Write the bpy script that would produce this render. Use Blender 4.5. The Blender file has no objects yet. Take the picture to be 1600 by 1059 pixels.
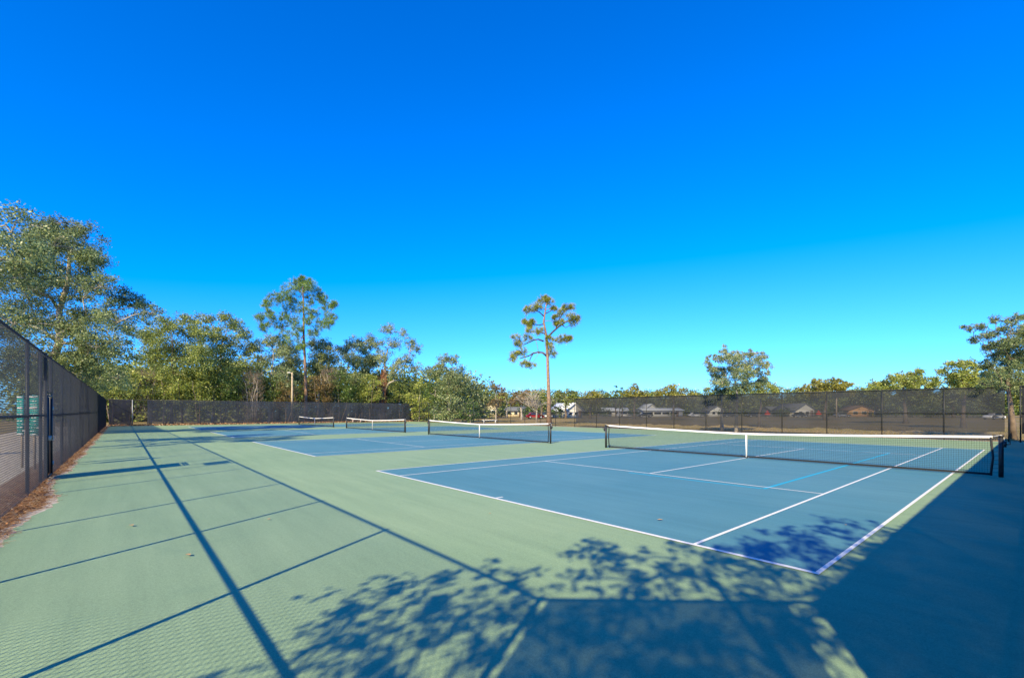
import bpy, math, random
import numpy as np
from mathutils import Vector, Matrix

rad = math.radians
scene = bpy.context.scene
col = scene.collection
RNG = np.random.default_rng(7)
random.seed(7)

# ------------------------------------------------------------------ camera frame (real position on the court corner)
CAM = np.array([12.491, -5.595, 1.718]); YAW = -.8593; FPX = 706.4; HV = 642.67
FW = np.array([math.sin(YAW), math.cos(YAW), 0.0]); RT = np.array([math.cos(YAW), -math.sin(YAW), 0.0])
H = 3.13                       # fence height
YL, YR, XE, XR = -7.045, 32.6, -58.9, 13.64
COURT_STEP = 16.49
SUN_AZ = np.array([.49, -.872, 0]); SUN_EL = rad(32.15)


def at(u, depth, z=0.0):
    p = CAM + FW * depth + RT * ((u - 800) / FPX * depth)
    return np.array([p[0], p[1], z])


def hz(v, depth):
    return CAM[2] + (HV - v) / FPX * depth


def depth_on_y(u, y):
    k = (u - 800) / FPX
    return (y - CAM[1]) / (FW[1] + RT[1] * k)


def depth_on_x(u, x):
    k = (u - 800) / FPX
    return (x - CAM[0]) / (FW[0] + RT[0] * k)


# ------------------------------------------------------------------ materials
def new_mat(name):
    m = bpy.data.materials.new(name); m.use_nodes = True
    nt = m.node_tree; nt.nodes.clear()
    out = nt.nodes.new('ShaderNodeOutputMaterial')
    return m, nt, out


def N(nt, typ, **kw):
    n = nt.nodes.new(typ)
    for k, v in kw.items():
        if k in n.inputs.keys():
            n.inputs[k].default_value = v
        else:
            setattr(n, k, v)
    return n


def ramp(nt, stops, interp='LINEAR'):
    r = nt.nodes.new('ShaderNodeValToRGB'); r.color_ramp.interpolation = interp
    e = r.color_ramp.elements
    while len(e) < len(stops): e.new(0.5)
    for i, (p, c) in enumerate(stops):
        e[i].position = p; e[i].color = (c[0], c[1], c[2], 1)
    return r


def simple(name, c, rough=.6, metal=0.0, var=.12, scale=6.0, bump=0.0, bscale=60., spec=.4):
    m, nt, out = new_mat(name)
    b = N(nt, 'ShaderNodeBsdfPrincipled'); b.inputs['Roughness'].default_value = rough
    b.inputs['Metallic'].default_value = metal; b.inputs['Specular IOR Level'].default_value = spec
    tc = N(nt, 'ShaderNodeTexCoord'); no = N(nt, 'ShaderNodeTexNoise', Scale=scale, Detail=6.0)
    nt.links.new(tc.outputs['Object'], no.inputs['Vector'])
    r = ramp(nt, [(.3, [x * (1 - var) for x in c]), (.7, [min(1, x * (1 + var)) for x in c])])
    nt.links.new(no.outputs['Fac'], r.inputs['Fac']); nt.links.new(r.outputs['Color'], b.inputs['Base Color'])
    if bump:
        n2 = N(nt, 'ShaderNodeTexNoise', Scale=bscale, Detail=4.0)
        nt.links.new(tc.outputs['Object'], n2.inputs['Vector'])
        bp = N(nt, 'ShaderNodeBump', Strength=bump, Distance=.01)
        nt.links.new(n2.outputs['Fac'], bp.inputs['Height']); nt.links.new(bp.outputs['Normal'], b.inputs['Normal'])
    nt.links.new(b.outputs['BSDF'], out.inputs['Surface'])
    return m


def paint_court(name, c, worn, stain):
    """acrylic court paint: fine grit, roller streaks, faded patches, a few water stains"""
    m, nt, out = new_mat(name)
    b = N(nt, 'ShaderNodeBsdfPrincipled', Roughness=.75); b.inputs['Specular IOR Level'].default_value = .25
    tc = N(nt, 'ShaderNodeTexCoord')
    big = N(nt, 'ShaderNodeTexNoise', Scale=.22, Detail=5.0, Roughness=.6)
    nt.links.new(tc.outputs['Object'], big.inputs['Vector'])
    mp = N(nt, 'ShaderNodeMapping'); mp.inputs['Scale'].default_value = (.25, 3.0, 1)
    nt.links.new(tc.outputs['Object'], mp.inputs['Vector'])
    st = N(nt, 'ShaderNodeTexNoise', Scale=1.0, Detail=6.0, Roughness=.65); nt.links.new(mp.outputs['Vector'], st.inputs['Vector'])
    fine = N(nt, 'ShaderNodeTexNoise', Scale=140.0, Detail=3.0); nt.links.new(tc.outputs['Object'], fine.inputs['Vector'])
    r1 = ramp(nt, [(.36, c), (.64, worn)]); nt.links.new(big.outputs['Fac'], r1.inputs['Fac'])
    mx = N(nt, 'ShaderNodeMix', data_type='RGBA', blend_type='MULTIPLY'); mx.inputs['Factor'].default_value = 1
    r2 = ramp(nt, [(.32, (.88, .9, .9)), (.68, (1.06, 1.055, 1.04))]); nt.links.new(st.outputs['Fac'], r2.inputs['Fac'])
    nt.links.new(r1.outputs['Color'], mx.inputs['A']); nt.links.new(r2.outputs['Color'], mx.inputs['B'])
    mx2 = N(nt, 'ShaderNodeMix', data_type='RGBA', blend_type='MULTIPLY'); mx2.inputs['Factor'].default_value = 1
    r3 = ramp(nt, [(.3, (.8, .8, .8)), (.7, (1.18, 1.18, 1.17))]); nt.links.new(fine.outputs['Fac'], r3.inputs['Fac'])
    nt.links.new(mx.outputs['Result'], mx2.inputs['A']); nt.links.new(r3.outputs['Color'], mx2.inputs['B'])
    vo = N(nt, 'ShaderNodeTexNoise', Scale=38.0, Detail=5.0, Roughness=.7); nt.links.new(tc.outputs['Object'], vo.inputs['Vector'])
    r5 = ramp(nt, [(.3, (.9, .9, .9)), (.62, (1.04, 1.04, 1.03)), (.74, (1.22, 1.2, 1.16))]); nt.links.new(vo.outputs['Fac'], r5.inputs['Fac'])
    mx4 = N(nt, 'ShaderNodeMix', data_type='RGBA', blend_type='MULTIPLY'); mx4.inputs['Factor'].default_value = 1
    nt.links.new(mx2.outputs['Result'], mx4.inputs['A']); nt.links.new(r5.outputs['Color'], mx4.inputs['B']); mx2 = mx4
    sn = N(nt, 'ShaderNodeTexNoise', Scale=.75, Detail=8.0, Roughness=.7, Distortion=.8); nt.links.new(tc.outputs['Object'], sn.inputs['Vector'])
    r4 = ramp(nt, [(.6, (0, 0, 0)), (.74, (.55, .55, .55))]); nt.links.new(sn.outputs['Fac'], r4.inputs['Fac'])
    mx3 = N(nt, 'ShaderNodeMix', data_type='RGBA'); nt.links.new(r4.outputs['Color'], mx3.inputs['Factor'])
    nt.links.new(mx2.outputs['Result'], mx3.inputs['A']); mx3.inputs['B'].default_value = (*stain, 1)
    nt.links.new(mx3.outputs['Result'], b.inputs['Base Color'])
    bp = N(nt, 'ShaderNodeBump', Strength=.35, Distance=.004)
    nt.links.new(fine.outputs['Fac'], bp.inputs['Height']); nt.links.new(bp.outputs['Normal'], b.inputs['Normal'])
    nt.links.new(b.outputs['BSDF'], out.inputs['Surface'])
    return m


def leaf_mat(name, dark, mid, light, trans=.45, clump=.5):
    m, nt, out = new_mat(name)
    ge = N(nt, 'ShaderNodeNewGeometry'); tc = N(nt, 'ShaderNodeTexCoord')
    no = N(nt, 'ShaderNodeTexNoise', Scale=clump, Detail=3.0); nt.links.new(tc.outputs['Object'], no.inputs['Vector'])
    ma = N(nt, 'ShaderNodeMath', operation='MULTIPLY_ADD'); nt.links.new(no.outputs['Fac'], ma.inputs[0]); ma.inputs[1].default_value = 1.5
    ad = N(nt, 'ShaderNodeMath', operation='MULTIPLY_ADD'); nt.links.new(ge.outputs['Random Per Island'], ad.inputs[0])
    ad.inputs[1].default_value = .95; ad.inputs[2].default_value = -.72
    nt.links.new(ad.outputs[0], ma.inputs[2])
    r = ramp(nt, [(.05, dark), (.5, mid), (.95, light)]); nt.links.new(ma.outputs[0], r.inputs['Fac'])
    d = N(nt, 'ShaderNodeBsdfDiffuse'); t = N(nt, 'ShaderNodeBsdfTranslucent'); g = N(nt, 'ShaderNodeBsdfGlossy', Roughness=.4)
    g.inputs['Color'].default_value = (.5, .5, .5, 1)
    nt.links.new(r.outputs['Color'], d.inputs['Color']); nt.links.new(r.outputs['Color'], t.inputs['Color'])
    a = N(nt, 'ShaderNodeMixShader'); a.inputs['Fac'].default_value = trans
    nt.links.new(d.outputs[0], a.inputs[1]); nt.links.new(t.outputs[0], a.inputs[2])
    b = N(nt, 'ShaderNodeMixShader'); b.inputs['Fac'].default_value = .06
    nt.links.new(a.outputs[0], b.inputs[1]); nt.links.new(g.outputs[0], b.inputs[2])
    nt.links.new(b.outputs[0], out.inputs['Surface'])
    return m


def fabric(name, c, opaque=.72):
    """knitted privacy cloth: part of the light passes through the weave"""
    m, nt, out = new_mat(name)
    tc = N(nt, 'ShaderNodeTexCoord')
    n1 = N(nt, 'ShaderNodeTexNoise', Scale=.6, Detail=5.0); nt.links.new(tc.outputs['Object'], n1.inputs['Vector'])
    r = ramp(nt, [(.3, [x * .8 for x in c]), (.7, [x * 1.25 for x in c])]); nt.links.new(n1.outputs['Fac'], r.inputs['Fac'])
    d = N(nt, 'ShaderNodeBsdfDiffuse'); nt.links.new(r.outputs['Color'], d.inputs['Color'])
    t = N(nt, 'ShaderNodeBsdfTransparent')
    mr = N(nt, 'ShaderNodeMapRange'); mr.inputs['To Min'].default_value = opaque - .05; mr.inputs['To Max'].default_value = opaque + .05
    nt.links.new(n1.outputs['Fac'], mr.inputs['Value'])
    a = N(nt, 'ShaderNodeMixShader'); nt.links.new(mr.outputs['Result'], a.inputs['Fac'])
    nt.links.new(t.outputs[0], a.inputs[1]); nt.links.new(d.outputs[0], a.inputs[2])
    nt.links.new(a.outputs[0], out.inputs['Surface'])
    return m


def ground_mat():
    m, nt, out = new_mat('dry_field')
    b = N(nt, 'ShaderNodeBsdfPrincipled', Roughness=.95); b.inputs['Specular IOR Level'].default_value = .1
    tc = N(nt, 'ShaderNodeTexCoord')
    n1 = N(nt, 'ShaderNodeTexNoise', Scale=.12, Detail=8.0, Roughness=.65); nt.links.new(tc.outputs['Object'], n1.inputs['Vector'])
    n2 = N(nt, 'ShaderNodeTexNoise', Scale=5.0, Detail=8.0, Roughness=.7); nt.links.new(tc.outputs['Object'], n2.inputs['Vector'])
    r1 = ramp(nt, [(.35, (.17, .15, .05)), (.5, (.25, .19, .085)), (.68, (.34, .25, .14))]); nt.links.new(n1.outputs['Fac'], r1.inputs['Fac'])
    r2 = ramp(nt, [(.3, (.7, .7, .66)), (.7, (1.2, 1.18, 1.15))]); nt.links.new(n2.outputs['Fac'], r2.inputs['Fac'])
    mx = N(nt, 'ShaderNodeMix', data_type='RGBA', blend_type='MULTIPLY'); mx.inputs['Factor'].default_value = 1
    nt.links.new(r1.outputs['Color'], mx.inputs['A']); nt.links.new(r2.outputs['Color'], mx.inputs['B'])
    nt.links.new(mx.outputs['Result'], b.inputs['Base Color'])
    bp = N(nt, 'ShaderNodeBump', Strength=.8, Distance=.05); nt.links.new(n2.outputs['Fac'], bp.inputs['Height'])
    nt.links.new(bp.outputs['Normal'], b.inputs['Normal'])
    nt.links.new(b.outputs['BSDF'], out.inputs['Surface'])
    return m


def litter_mat(name, stops):
    m, nt, out = new_mat(name)
    ge = N(nt, 'ShaderNodeNewGeometry')
    r = ramp(nt, stops); nt.links.new(ge.outputs['Random Per Island'], r.inputs['Fac'])
    d = N(nt, 'ShaderNodeBsdfDiffuse'); nt.links.new(r.outputs['Color'], d.inputs['Color'])
    nt.links.new(d.outputs[0], out.inputs['Surface'])
    return m


def line_mat(name, c, c2, thr=.62):
    m, nt, out = new_mat(name)
    b = N(nt, 'ShaderNodeBsdfPrincipled', Roughness=.7)
    tc = N(nt, 'ShaderNodeTexCoord'); no = N(nt, 'ShaderNodeTexNoise', Scale=9.0, Detail=8.0, Roughness=.75)
    nt.links.new(tc.outputs['Object'], no.inputs['Vector'])
    r = ramp(nt, [(.35, c), (thr, [x * .93 for x in c]), (.78, c2)]); nt.links.new(no.outputs['Fac'], r.inputs['Fac'])
    nt.links.new(r.outputs['Color'], b.inputs['Base Color']); nt.links.new(b.outputs['BSDF'], out.inputs['Surface'])
    return m


M = {}
M['green'] = paint_court('green_court_paint', (.236, .352, .204), (.27, .382, .222), (.188, .302, .186))
M['blue'] = paint_court('blue_court_paint', (.076, .225, .29), (.098, .25, .31), (.07, .2, .265))
M['line'] = line_mat('white_line_paint', (.8, .8, .78), (.4, .5, .54), .55)
M['cyan'] = line_mat('cyan_line_paint', (.01, .4, .62), (.03, .3, .46))
M['ground'] = ground_mat()
M['sand'] = simple('pale_sand', (.5, .44, .35), .95, var=.3, scale=9, bump=.6, bscale=90, spec=.1)
M['tan'] = simple('tan_dirt', (.4, .29, .17), .95, var=.3, scale=3, bump=.6, bscale=60, spec=.1)
M['litterbed'] = simple('needle_bed', (.27, .17, .1), .95, var=.45, scale=22, bump=.9, bscale=90, spec=.1)
M['needles'] = litter_mat('fallen_needles', [(0, (.1, .05, .025)), (.4, (.3, .15, .075)), (.75, (.42, .25, .13)), (1, (.5, .4, .28))])
M['deadleaf'] = litter_mat('dead_leaf', [(0, (.35, .22, .1)), (1, (.5, .36, .2))])
M['post'] = simple('black_coated_steel', (.022, .024, .028), .45, var=.25, scale=8)
M['wire'] = simple('black_vinyl_wire', (.035, .043, .062), .4, var=.1)
M['galv'] = simple('grey_galvanised_steel', (.3, .31, .31), .5, metal=.3)
M['screen'] = fabric('black_windscreen_cloth', (.042, .048, .064), .74)
M['screen_r'] = fabric('faded_windscreen_cloth', (.036, .039, .048), .8)
M['screen_d'] = fabric('dense_windscreen_cloth', (.028, .03, .042), .93)
M['screen_n'] = fabric('near_windscreen_cloth', (.03, .032, .036), .88)
M['screen_s'] = fabric('side_windscreen_cloth', (.03, .032, .036), .99)
M['tape'] = simple('white_net_tape', (.82, .8, .78), .7, var=.06, scale=12)
M['tapeold'] = simple('faded_pink_net_tape', (.62, .45, .4), .7, var=.1, scale=12)
M['cord'] = simple('black_net_cord', (.02, .022, .025), .7)
M['bark'] = simple('grey_brown_bark', (.16, .12, .09), .9, var=.4, scale=3, bump=.8, bscale=14)
M['bark_pale'] = simple('pale_grey_bark', (.36, .32, .27), .9, var=.3, scale=3, bump=.6, bscale=14)
M['bark_pine'] = simple('pine_bark', (.26, .165, .11), .9, var=.4, scale=5, bump=.9, bscale=20)
M['bark_dark'] = simple('dark_wet_bark', (.07, .055, .045), .9, var=.4, scale=4, bump=.8, bscale=14)
M['twig_tan'] = litter_mat('tan_bare_twigs', [(0, (.2, .14, .1)), (1, (.42, .33, .25))])
M['vine'] = litter_mat('reddish_dead_vine', [(0, (.16, .07, .045)), (1, (.36, .2, .13))])
M['oak'] = leaf_mat('oak_leaves', (0.041, 0.064, 0.026), (0.203, 0.281, 0.104), (0.448, 0.499, 0.205))
M['olive'] = leaf_mat('olive_leaves', (0.035, 0.058, 0.022), (0.232, 0.307, 0.083), (0.550, 0.586, 0.142))
M['yellow'] = leaf_mat('yellow_green_leaves', (0.068, 0.101, 0.022), (0.379, 0.455, 0.084), (0.600, 0.600, 0.169))
M['deep'] = leaf_mat('deep_green_leaves', (0.016, 0.036, 0.013), (0.102, 0.191, 0.044), (0.251, 0.329, 0.077))
M['greyleaf'] = leaf_mat('grey_green_leaves', (0.048, 0.080, 0.038), (0.281, 0.372, 0.152), (0.588, 0.600, 0.282))
M['gold'] = leaf_mat('golden_leaves', (0.091, 0.094, 0.019), (0.342, 0.342, 0.060), (0.551, 0.500, 0.116))
M['rust'] = leaf_mat('rusty_leaves', (0.078, 0.065, 0.026), (0.255, 0.195, 0.075), (0.435, 0.290, 0.116))
M['needle'] = leaf_mat('pine_needles', (0.046, 0.076, 0.016), (0.263, 0.320, 0.048), (0.522, 0.489, 0.090), trans=.15, clump=.9)
M['needle_g'] = leaf_mat('green_pine_needles', (0.033, 0.068, 0.019), (0.186, 0.320, 0.062), (0.383, 0.492, 0.099), trans=.15)
M['ivy'] = M['deep']
M['teal'] = simple('teal_sign_paint', (.01, .36, .32), .5, var=.05)
M['white'] = simple('white_paint', (.78, .78, .76), .5, var=.04)
M['offwhite'] = simple('off_white_siding', (.62, .6, .55), .7, var=.06)
M['cream'] = simple('cream_stucco', (.6, .52, .36), .8, var=.06)
M['orange'] = simple('orange_tan_stucco', (.52, .3, .15), .8, var=.08)
M['roof_g'] = simple('grey_shingle', (.13, .14, .15), .9, var=.2, scale=4)
M['roof_b'] = simple('brown_shingle', (.16, .1, .07), .9, var=.2, scale=4)
M['roof_w'] = simple('white_metal_roof', (.66, .7, .74), .5, var=.05)
M['glass'] = simple('dark_window_glass', (.02, .025, .03), .08, spec=.6)
M['red'] = simple('red_canvas', (.55, .04, .025), .7)
M['redpaint'] = simple('red_car_paint', (.3, .02, .02), .25)
M['darkpaint'] = simple('dark_car_paint', (.025, .03, .04), .25)
M['silver'] = simple('silver_car_paint', (.45, .47, .5), .3, metal=.4)
M['whitepaint'] = simple('white_car_paint', (.8, .8, .8), .25)
M['rubber'] = simple('tyre_rubber', (.015, .015, .015), .8)
M['wood'] = simple('weathered_wood', (.42, .33, .22), .9, var=.3, scale=4, bump=.4)
M['concrete'] = simple('pale_concrete', (.5, .48, .43), .9, var=.15, scale=5, bump=.3)
M['lamp'] = simple('lamp_lens', (.75, .72, .6), .2)


# ------------------------------------------------------------------ mesh helpers
def mesh_np(name, V, faces):
    """faces: list of int arrays (n,k)"""
    me = bpy.data.meshes.new(name)
    V = np.asarray(V, np.float32)
    me.vertices.add(len(V)); me.vertices.foreach_set('co', V.ravel())
    faces = [np.asarray(f, np.int32) for f in faces if len(f)]
    loops = np.concatenate([f.ravel() for f in faces]); sizes = np.concatenate([np.full(len(f), f.shape[1], np.int32) for f in faces])
    starts = np.concatenate([[0], np.cumsum(sizes)[:-1]]).astype(np.int32)
    me.loops.add(len(loops)); me.loops.foreach_set('vertex_index', loops)
    me.polygons.add(len(sizes)); me.polygons.foreach_set('loop_start', starts)
    try: me.polygons.foreach_set('loop_total', sizes)
    except Exception: pass
    me.update(calc_edges=True); me.validate()
    return me


def link(name, me, mat, parent=None, smooth=False):
    o = bpy.data.objects.new(name, me); col.objects.link(o)
    if mat is not None: me.materials.append(mat)
    if smooth: me.polygons.foreach_set('use_smooth', np.ones(len(me.polygons), bool))
    if parent is not None: o.parent = parent
    return o


class MB:
    def __init__(s): s.v = []; s.f3 = []; s.f4 = []; s.n = 0

    def add(s, V, quads=(), tris=()):
        V = np.asarray(V, float).reshape(-1, 3)
        if len(quads): s.f4.append(np.asarray(quads, int).reshape(-1, 4) + s.n)
        if len(tris): s.f3.append(np.asarray(tris, int).reshape(-1, 3) + s.n)
        s.v.append(V); s.n += len(V); return s

    def box(s, c, d, rz=0.0, taper=1.0):
        x, y, z = np.array(d) / 2.
        V = np.array([[-x, -y, -z], [x, -y, -z], [x, y, -z], [-x, y, -z], [-x * taper, -y * taper, z], [x * taper, -y * taper, z], [x * taper, y * taper, z], [-x * taper, y * taper, z]])
        if rz:
            c_, s_ = math.cos(rz), math.sin(rz); V = V @ np.array([[c_, s_, 0], [-s_, c_, 0], [0, 0, 1]])
        return s.add(V + np.array(c), [[0, 3, 2, 1], [4, 5, 6, 7], [0, 1, 5, 4], [1, 2, 6, 5], [2, 3, 7, 6], [3, 0, 4, 7]])

    def tube(s, pts, radii, sides=8, cap=True):
        pts = np.asarray(pts, float); n = len(pts)
        radii = np.broadcast_to(np.asarray(radii, float), (n,))
        tan = np.gradient(pts, axis=0); tan /= np.linalg.norm(tan, axis=1, keepdims=True) + 1e-12
        ref = np.array([0, 0, 1.]) if abs(tan[0][2]) < .8 else np.array([1., 0, 0])
        a = np.cross(tan, ref); a /= np.linalg.norm(a, axis=1, keepdims=True) + 1e-12
        b = np.cross(tan, a)
        th = np.arange(sides) * 2 * math.pi / sides
        V = pts[:, None, :] + radii[:, None, None] * (np.cos(th)[None, :, None] * a[:, None, :] + np.sin(th)[None, :, None] * b[:, None, :])
        i = np.arange(n - 1)[:, None] * sides; j = np.arange(sides)[None, :]; j2 = (j + 1) % sides
        Q = np.stack([i + j, i + j2, i + sides + j2, i + sides + j], -1).reshape(-1, 4)
        V = V.reshape(-1, 3); T = []
        if cap:
            V = np.concatenate([V, pts[[0]], pts[[-1]]]); k = n * sides
            for q in range(sides):
                T.append([k, (q + 1) % sides, q]); T.append([k + 1, (n - 1) * sides + q, (n - 1) * sides + (q + 1) % sides])
        return s.add(V, Q, T)

    def prisms(s, P0, P1, r):
        P0 = np.asarray(P0, float); P1 = np.asarray(P1, float); n = len(P0)
        t = P1 - P0; t /= np.linalg.norm(t, axis=1, keepdims=True) + 1e-12
        ref = np.where(np.abs(t[:, [2]]) < .8, np.array([[0, 0, 1.]]), np.array([[1., 0, 0]]))
        a = np.cross(t, ref); a /= np.linalg.norm(a, axis=1, keepdims=True) + 1e-12; b = np.cross(t, a)
        r = np.broadcast_to(np.asarray(r, float), (n,))[:, None]
        rings = []
        for P, k in ((P0, 1.), (P1, 1.)):
            for q in range(3):
                th = q * 2 * math.pi / 3
                rings.append(P + r * k * (math.cos(th) * a + math.sin(th) * b))
        V = np.stack(rings, 1).reshape(-1, 3); base = np.arange(n)[:, None] * 6
        Q = np.concatenate([base + np.array([[q, (q + 1) % 3, 3 + (q + 1) % 3, 3 + q]]) for q in range(3)])
        return s.add(V, Q)

    def poly(s, V, tri_fan=True):
        n = len(V); return s.add(V, [], [[0, i, i + 1] for i in range(1, n - 1)])

    def build(s, name, mat, parent=None, smooth=False):
        me = mesh_np(name, np.concatenate(s.v), s.f4 + s.f3)
        return link(name, me, mat, parent, smooth)


def tag(o, label, cat, group=None):
    o['label'] = label; o['category'] = cat
    if group: o['group'] = group
    return o


def empty(name, loc, label=None, cat=None, group=None, rz=0.0):
    o = bpy.data.objects.new(name, None); col.objects.link(o)
    o.location = tuple(float(x) for x in loc); o.rotation_euler = (0, 0, rz); o.empty_display_size = .3
    if label: tag(o, label, cat, group)
    return o


def copy_tree(o, parent=None):
    c = o.copy(); col.objects.link(c)
    if parent is not None: c.parent = parent
    for ch in list(o.children): copy_tree(ch, c)
    return c


def structure(o): o['kind'] = 'structure'; return o


def stuff(o): o['kind'] = 'stuff'; return o


def cylpts(a, b): return [np.array(a, float), np.array(b, float)]


# ------------------------------------------------------------------ ground, court surfaces and lines
def grid_sheet(name, x0, x1, y0, y1, z, mat, nx=1, ny=1):
    xs = np.linspace(x0, x1, nx + 1); ys = np.linspace(y0, y1, ny + 1)
    X, Y = np.meshgrid(xs, ys); V = np.stack([X.ravel(), Y.ravel(), np.full(X.size, z)], 1)
    i = np.arange(ny)[:, None] * (nx + 1) + np.arange(nx)[None, :]
    Q = np.stack([i, i + 1, i + nx + 2, i + nx + 1], -1).reshape(-1, 4)
    return structure(link(name, mesh_np(name, V, [Q]), mat))


grid_sheet('ground', -900, 700, -700, 900, -.03, M['ground'], 8, 8)


def wob(t, seed, amp, f0):
    r = np.random.default_rng(seed); s = np.zeros_like(t)
    for k in range(6): s += amp / (1 + k * .7) * np.sin(t * f0 * (1.75 ** k) + r.uniform(0, 6.3))
    return s


def strip(name, xs, ya, yb, z, mat):
    V = np.concatenate([np.stack([xs, ya, np.full_like(xs, z)], 1), np.stack([xs, yb, np.full_like(xs, z)], 1)])
    n = len(xs); i = np.arange(n - 1)
    Q = np.stack([i, i + 1, n + i + 1, n + i], 1)
    return link(name, mesh_np(name, V, [Q]), mat)


xs = np.arange(-61, 17.01, .08)
edge = -6.74 + wob(xs, 3, .04, .9) + wob(xs, 4, .02, 7)
bump_ = .17 * np.exp(-((xs - 0.0) / 1.3) ** 2) - .24 * np.exp(-((xs + 4.1) / .9) ** 2) - .05 * np.exp(-((xs - 3.4) / .8) ** 2)
edge = edge + bump_
edge = np.where(xs > 9, -9.0, edge)                                  # the paving runs on under the fence in the near corner
structure(strip('court_surface', xs, edge, np.full_like(xs, YR - .25), -.004, M['green']))
sand_e = edge - (.09 + np.abs(wob(xs, 8, .06, 2.1))) - .03 * np.exp(-((xs - 0.6) / 1.3) ** 2)
sand_e = np.where(xs > 9, -9.4, sand_e)
structure(strip('sand_edge', xs, sand_e, edge + .1, -.012, M['sand']))
structure(strip('needle_bed', xs, np.full_like(xs, -7.75), sand_e + .06, -.019, M['litterbed']))
structure(strip('dirt_path', xs, np.full_like(xs, -12.5), np.full_like(xs, -7.7), -.022, M['sand']))
structure(strip('bare_dirt', np.arange(-40, 60.1, .25), np.full(401, YR - .4), YR + 2.0 + wob(np.arange(-40, 60.1, .25), 5, .35, .5), -.02, M['tan']))
ys_ = np.arange(-7.5, 33, .2)
V = np.concatenate([np.stack([np.full_like(ys_, XE - 2.5), ys_, np.full_like(ys_, .0)], 1), np.stack([XE + 1.2 + wob(ys_, 12, .15, 1.1), ys_, np.full_like(ys_, 0.0)], 1)])
i = np.arange(len(ys_) - 1); n_ = len(ys_)
structure(link('leafy_verge', mesh_np('leafy_verge', V, [np.stack([i, n_ + i, n_ + i + 1, i + 1], 1)]), M['litterbed']))


def rect(mb, x0, x1, y0, y1, z, cell=2.0):
    mb.add([[x0, y0, z], [x1, y0, z], [x1, y1, z], [x0, y1, z]], [[0, 1, 2, 3]])


for k in range(4):
    dx = -k * COURT_STEP
    b = MB(); rect(b, dx, dx + 10.97, 0, 23.77, 0.0)
    structure(b.build('blue_court', M['blue']))
    l = MB(); z = .004; w = .05; X0, X1, S0, S1, CX = dx, dx + 10.97, dx + 1.37, dx + 9.6, dx + 5.485
    bw = .07
    rect(l, X0 - .025, X1 + .025, -bw + .03, .03, z); rect(l, X0 - .025, X1 + .025, 23.77 - .03, 23.77 + bw - .03, z)
    for x in (X0, S0, S1, X1): rect(l, x - w / 2, x + w / 2, .03, 23.77 - .03, z)
    for y in (5.485, 18.285): rect(l, S0 + w / 2, S1 - w / 2, y - w / 2, y + w / 2, z)
    rect(l, CX - w / 2, CX + w / 2, 5.485 + w / 2, 18.285 - w / 2, z)
    for y0, y1 in ((.03, .2), (23.57, 23.74)): rect(l, CX - w / 2, CX + w / 2, y0, y1, z)
    structure(l.build('court_lines', M['line']))
    if k == 0:
        c = MB(); z = .002; w = .075
        rect(c, 8.53 - w / 2, 8.53 + w / 2, 5.2, 18.57, z)
        rect(c, 5.0, 8.53 - w / 2, 5.17, 5.17 + w, z)
        rect(c, 5.0, 8.53 - w / 2, 18.55, 18.55 + w, z)
        structure(c.build('practice_lines', M['cyan']))


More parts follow.
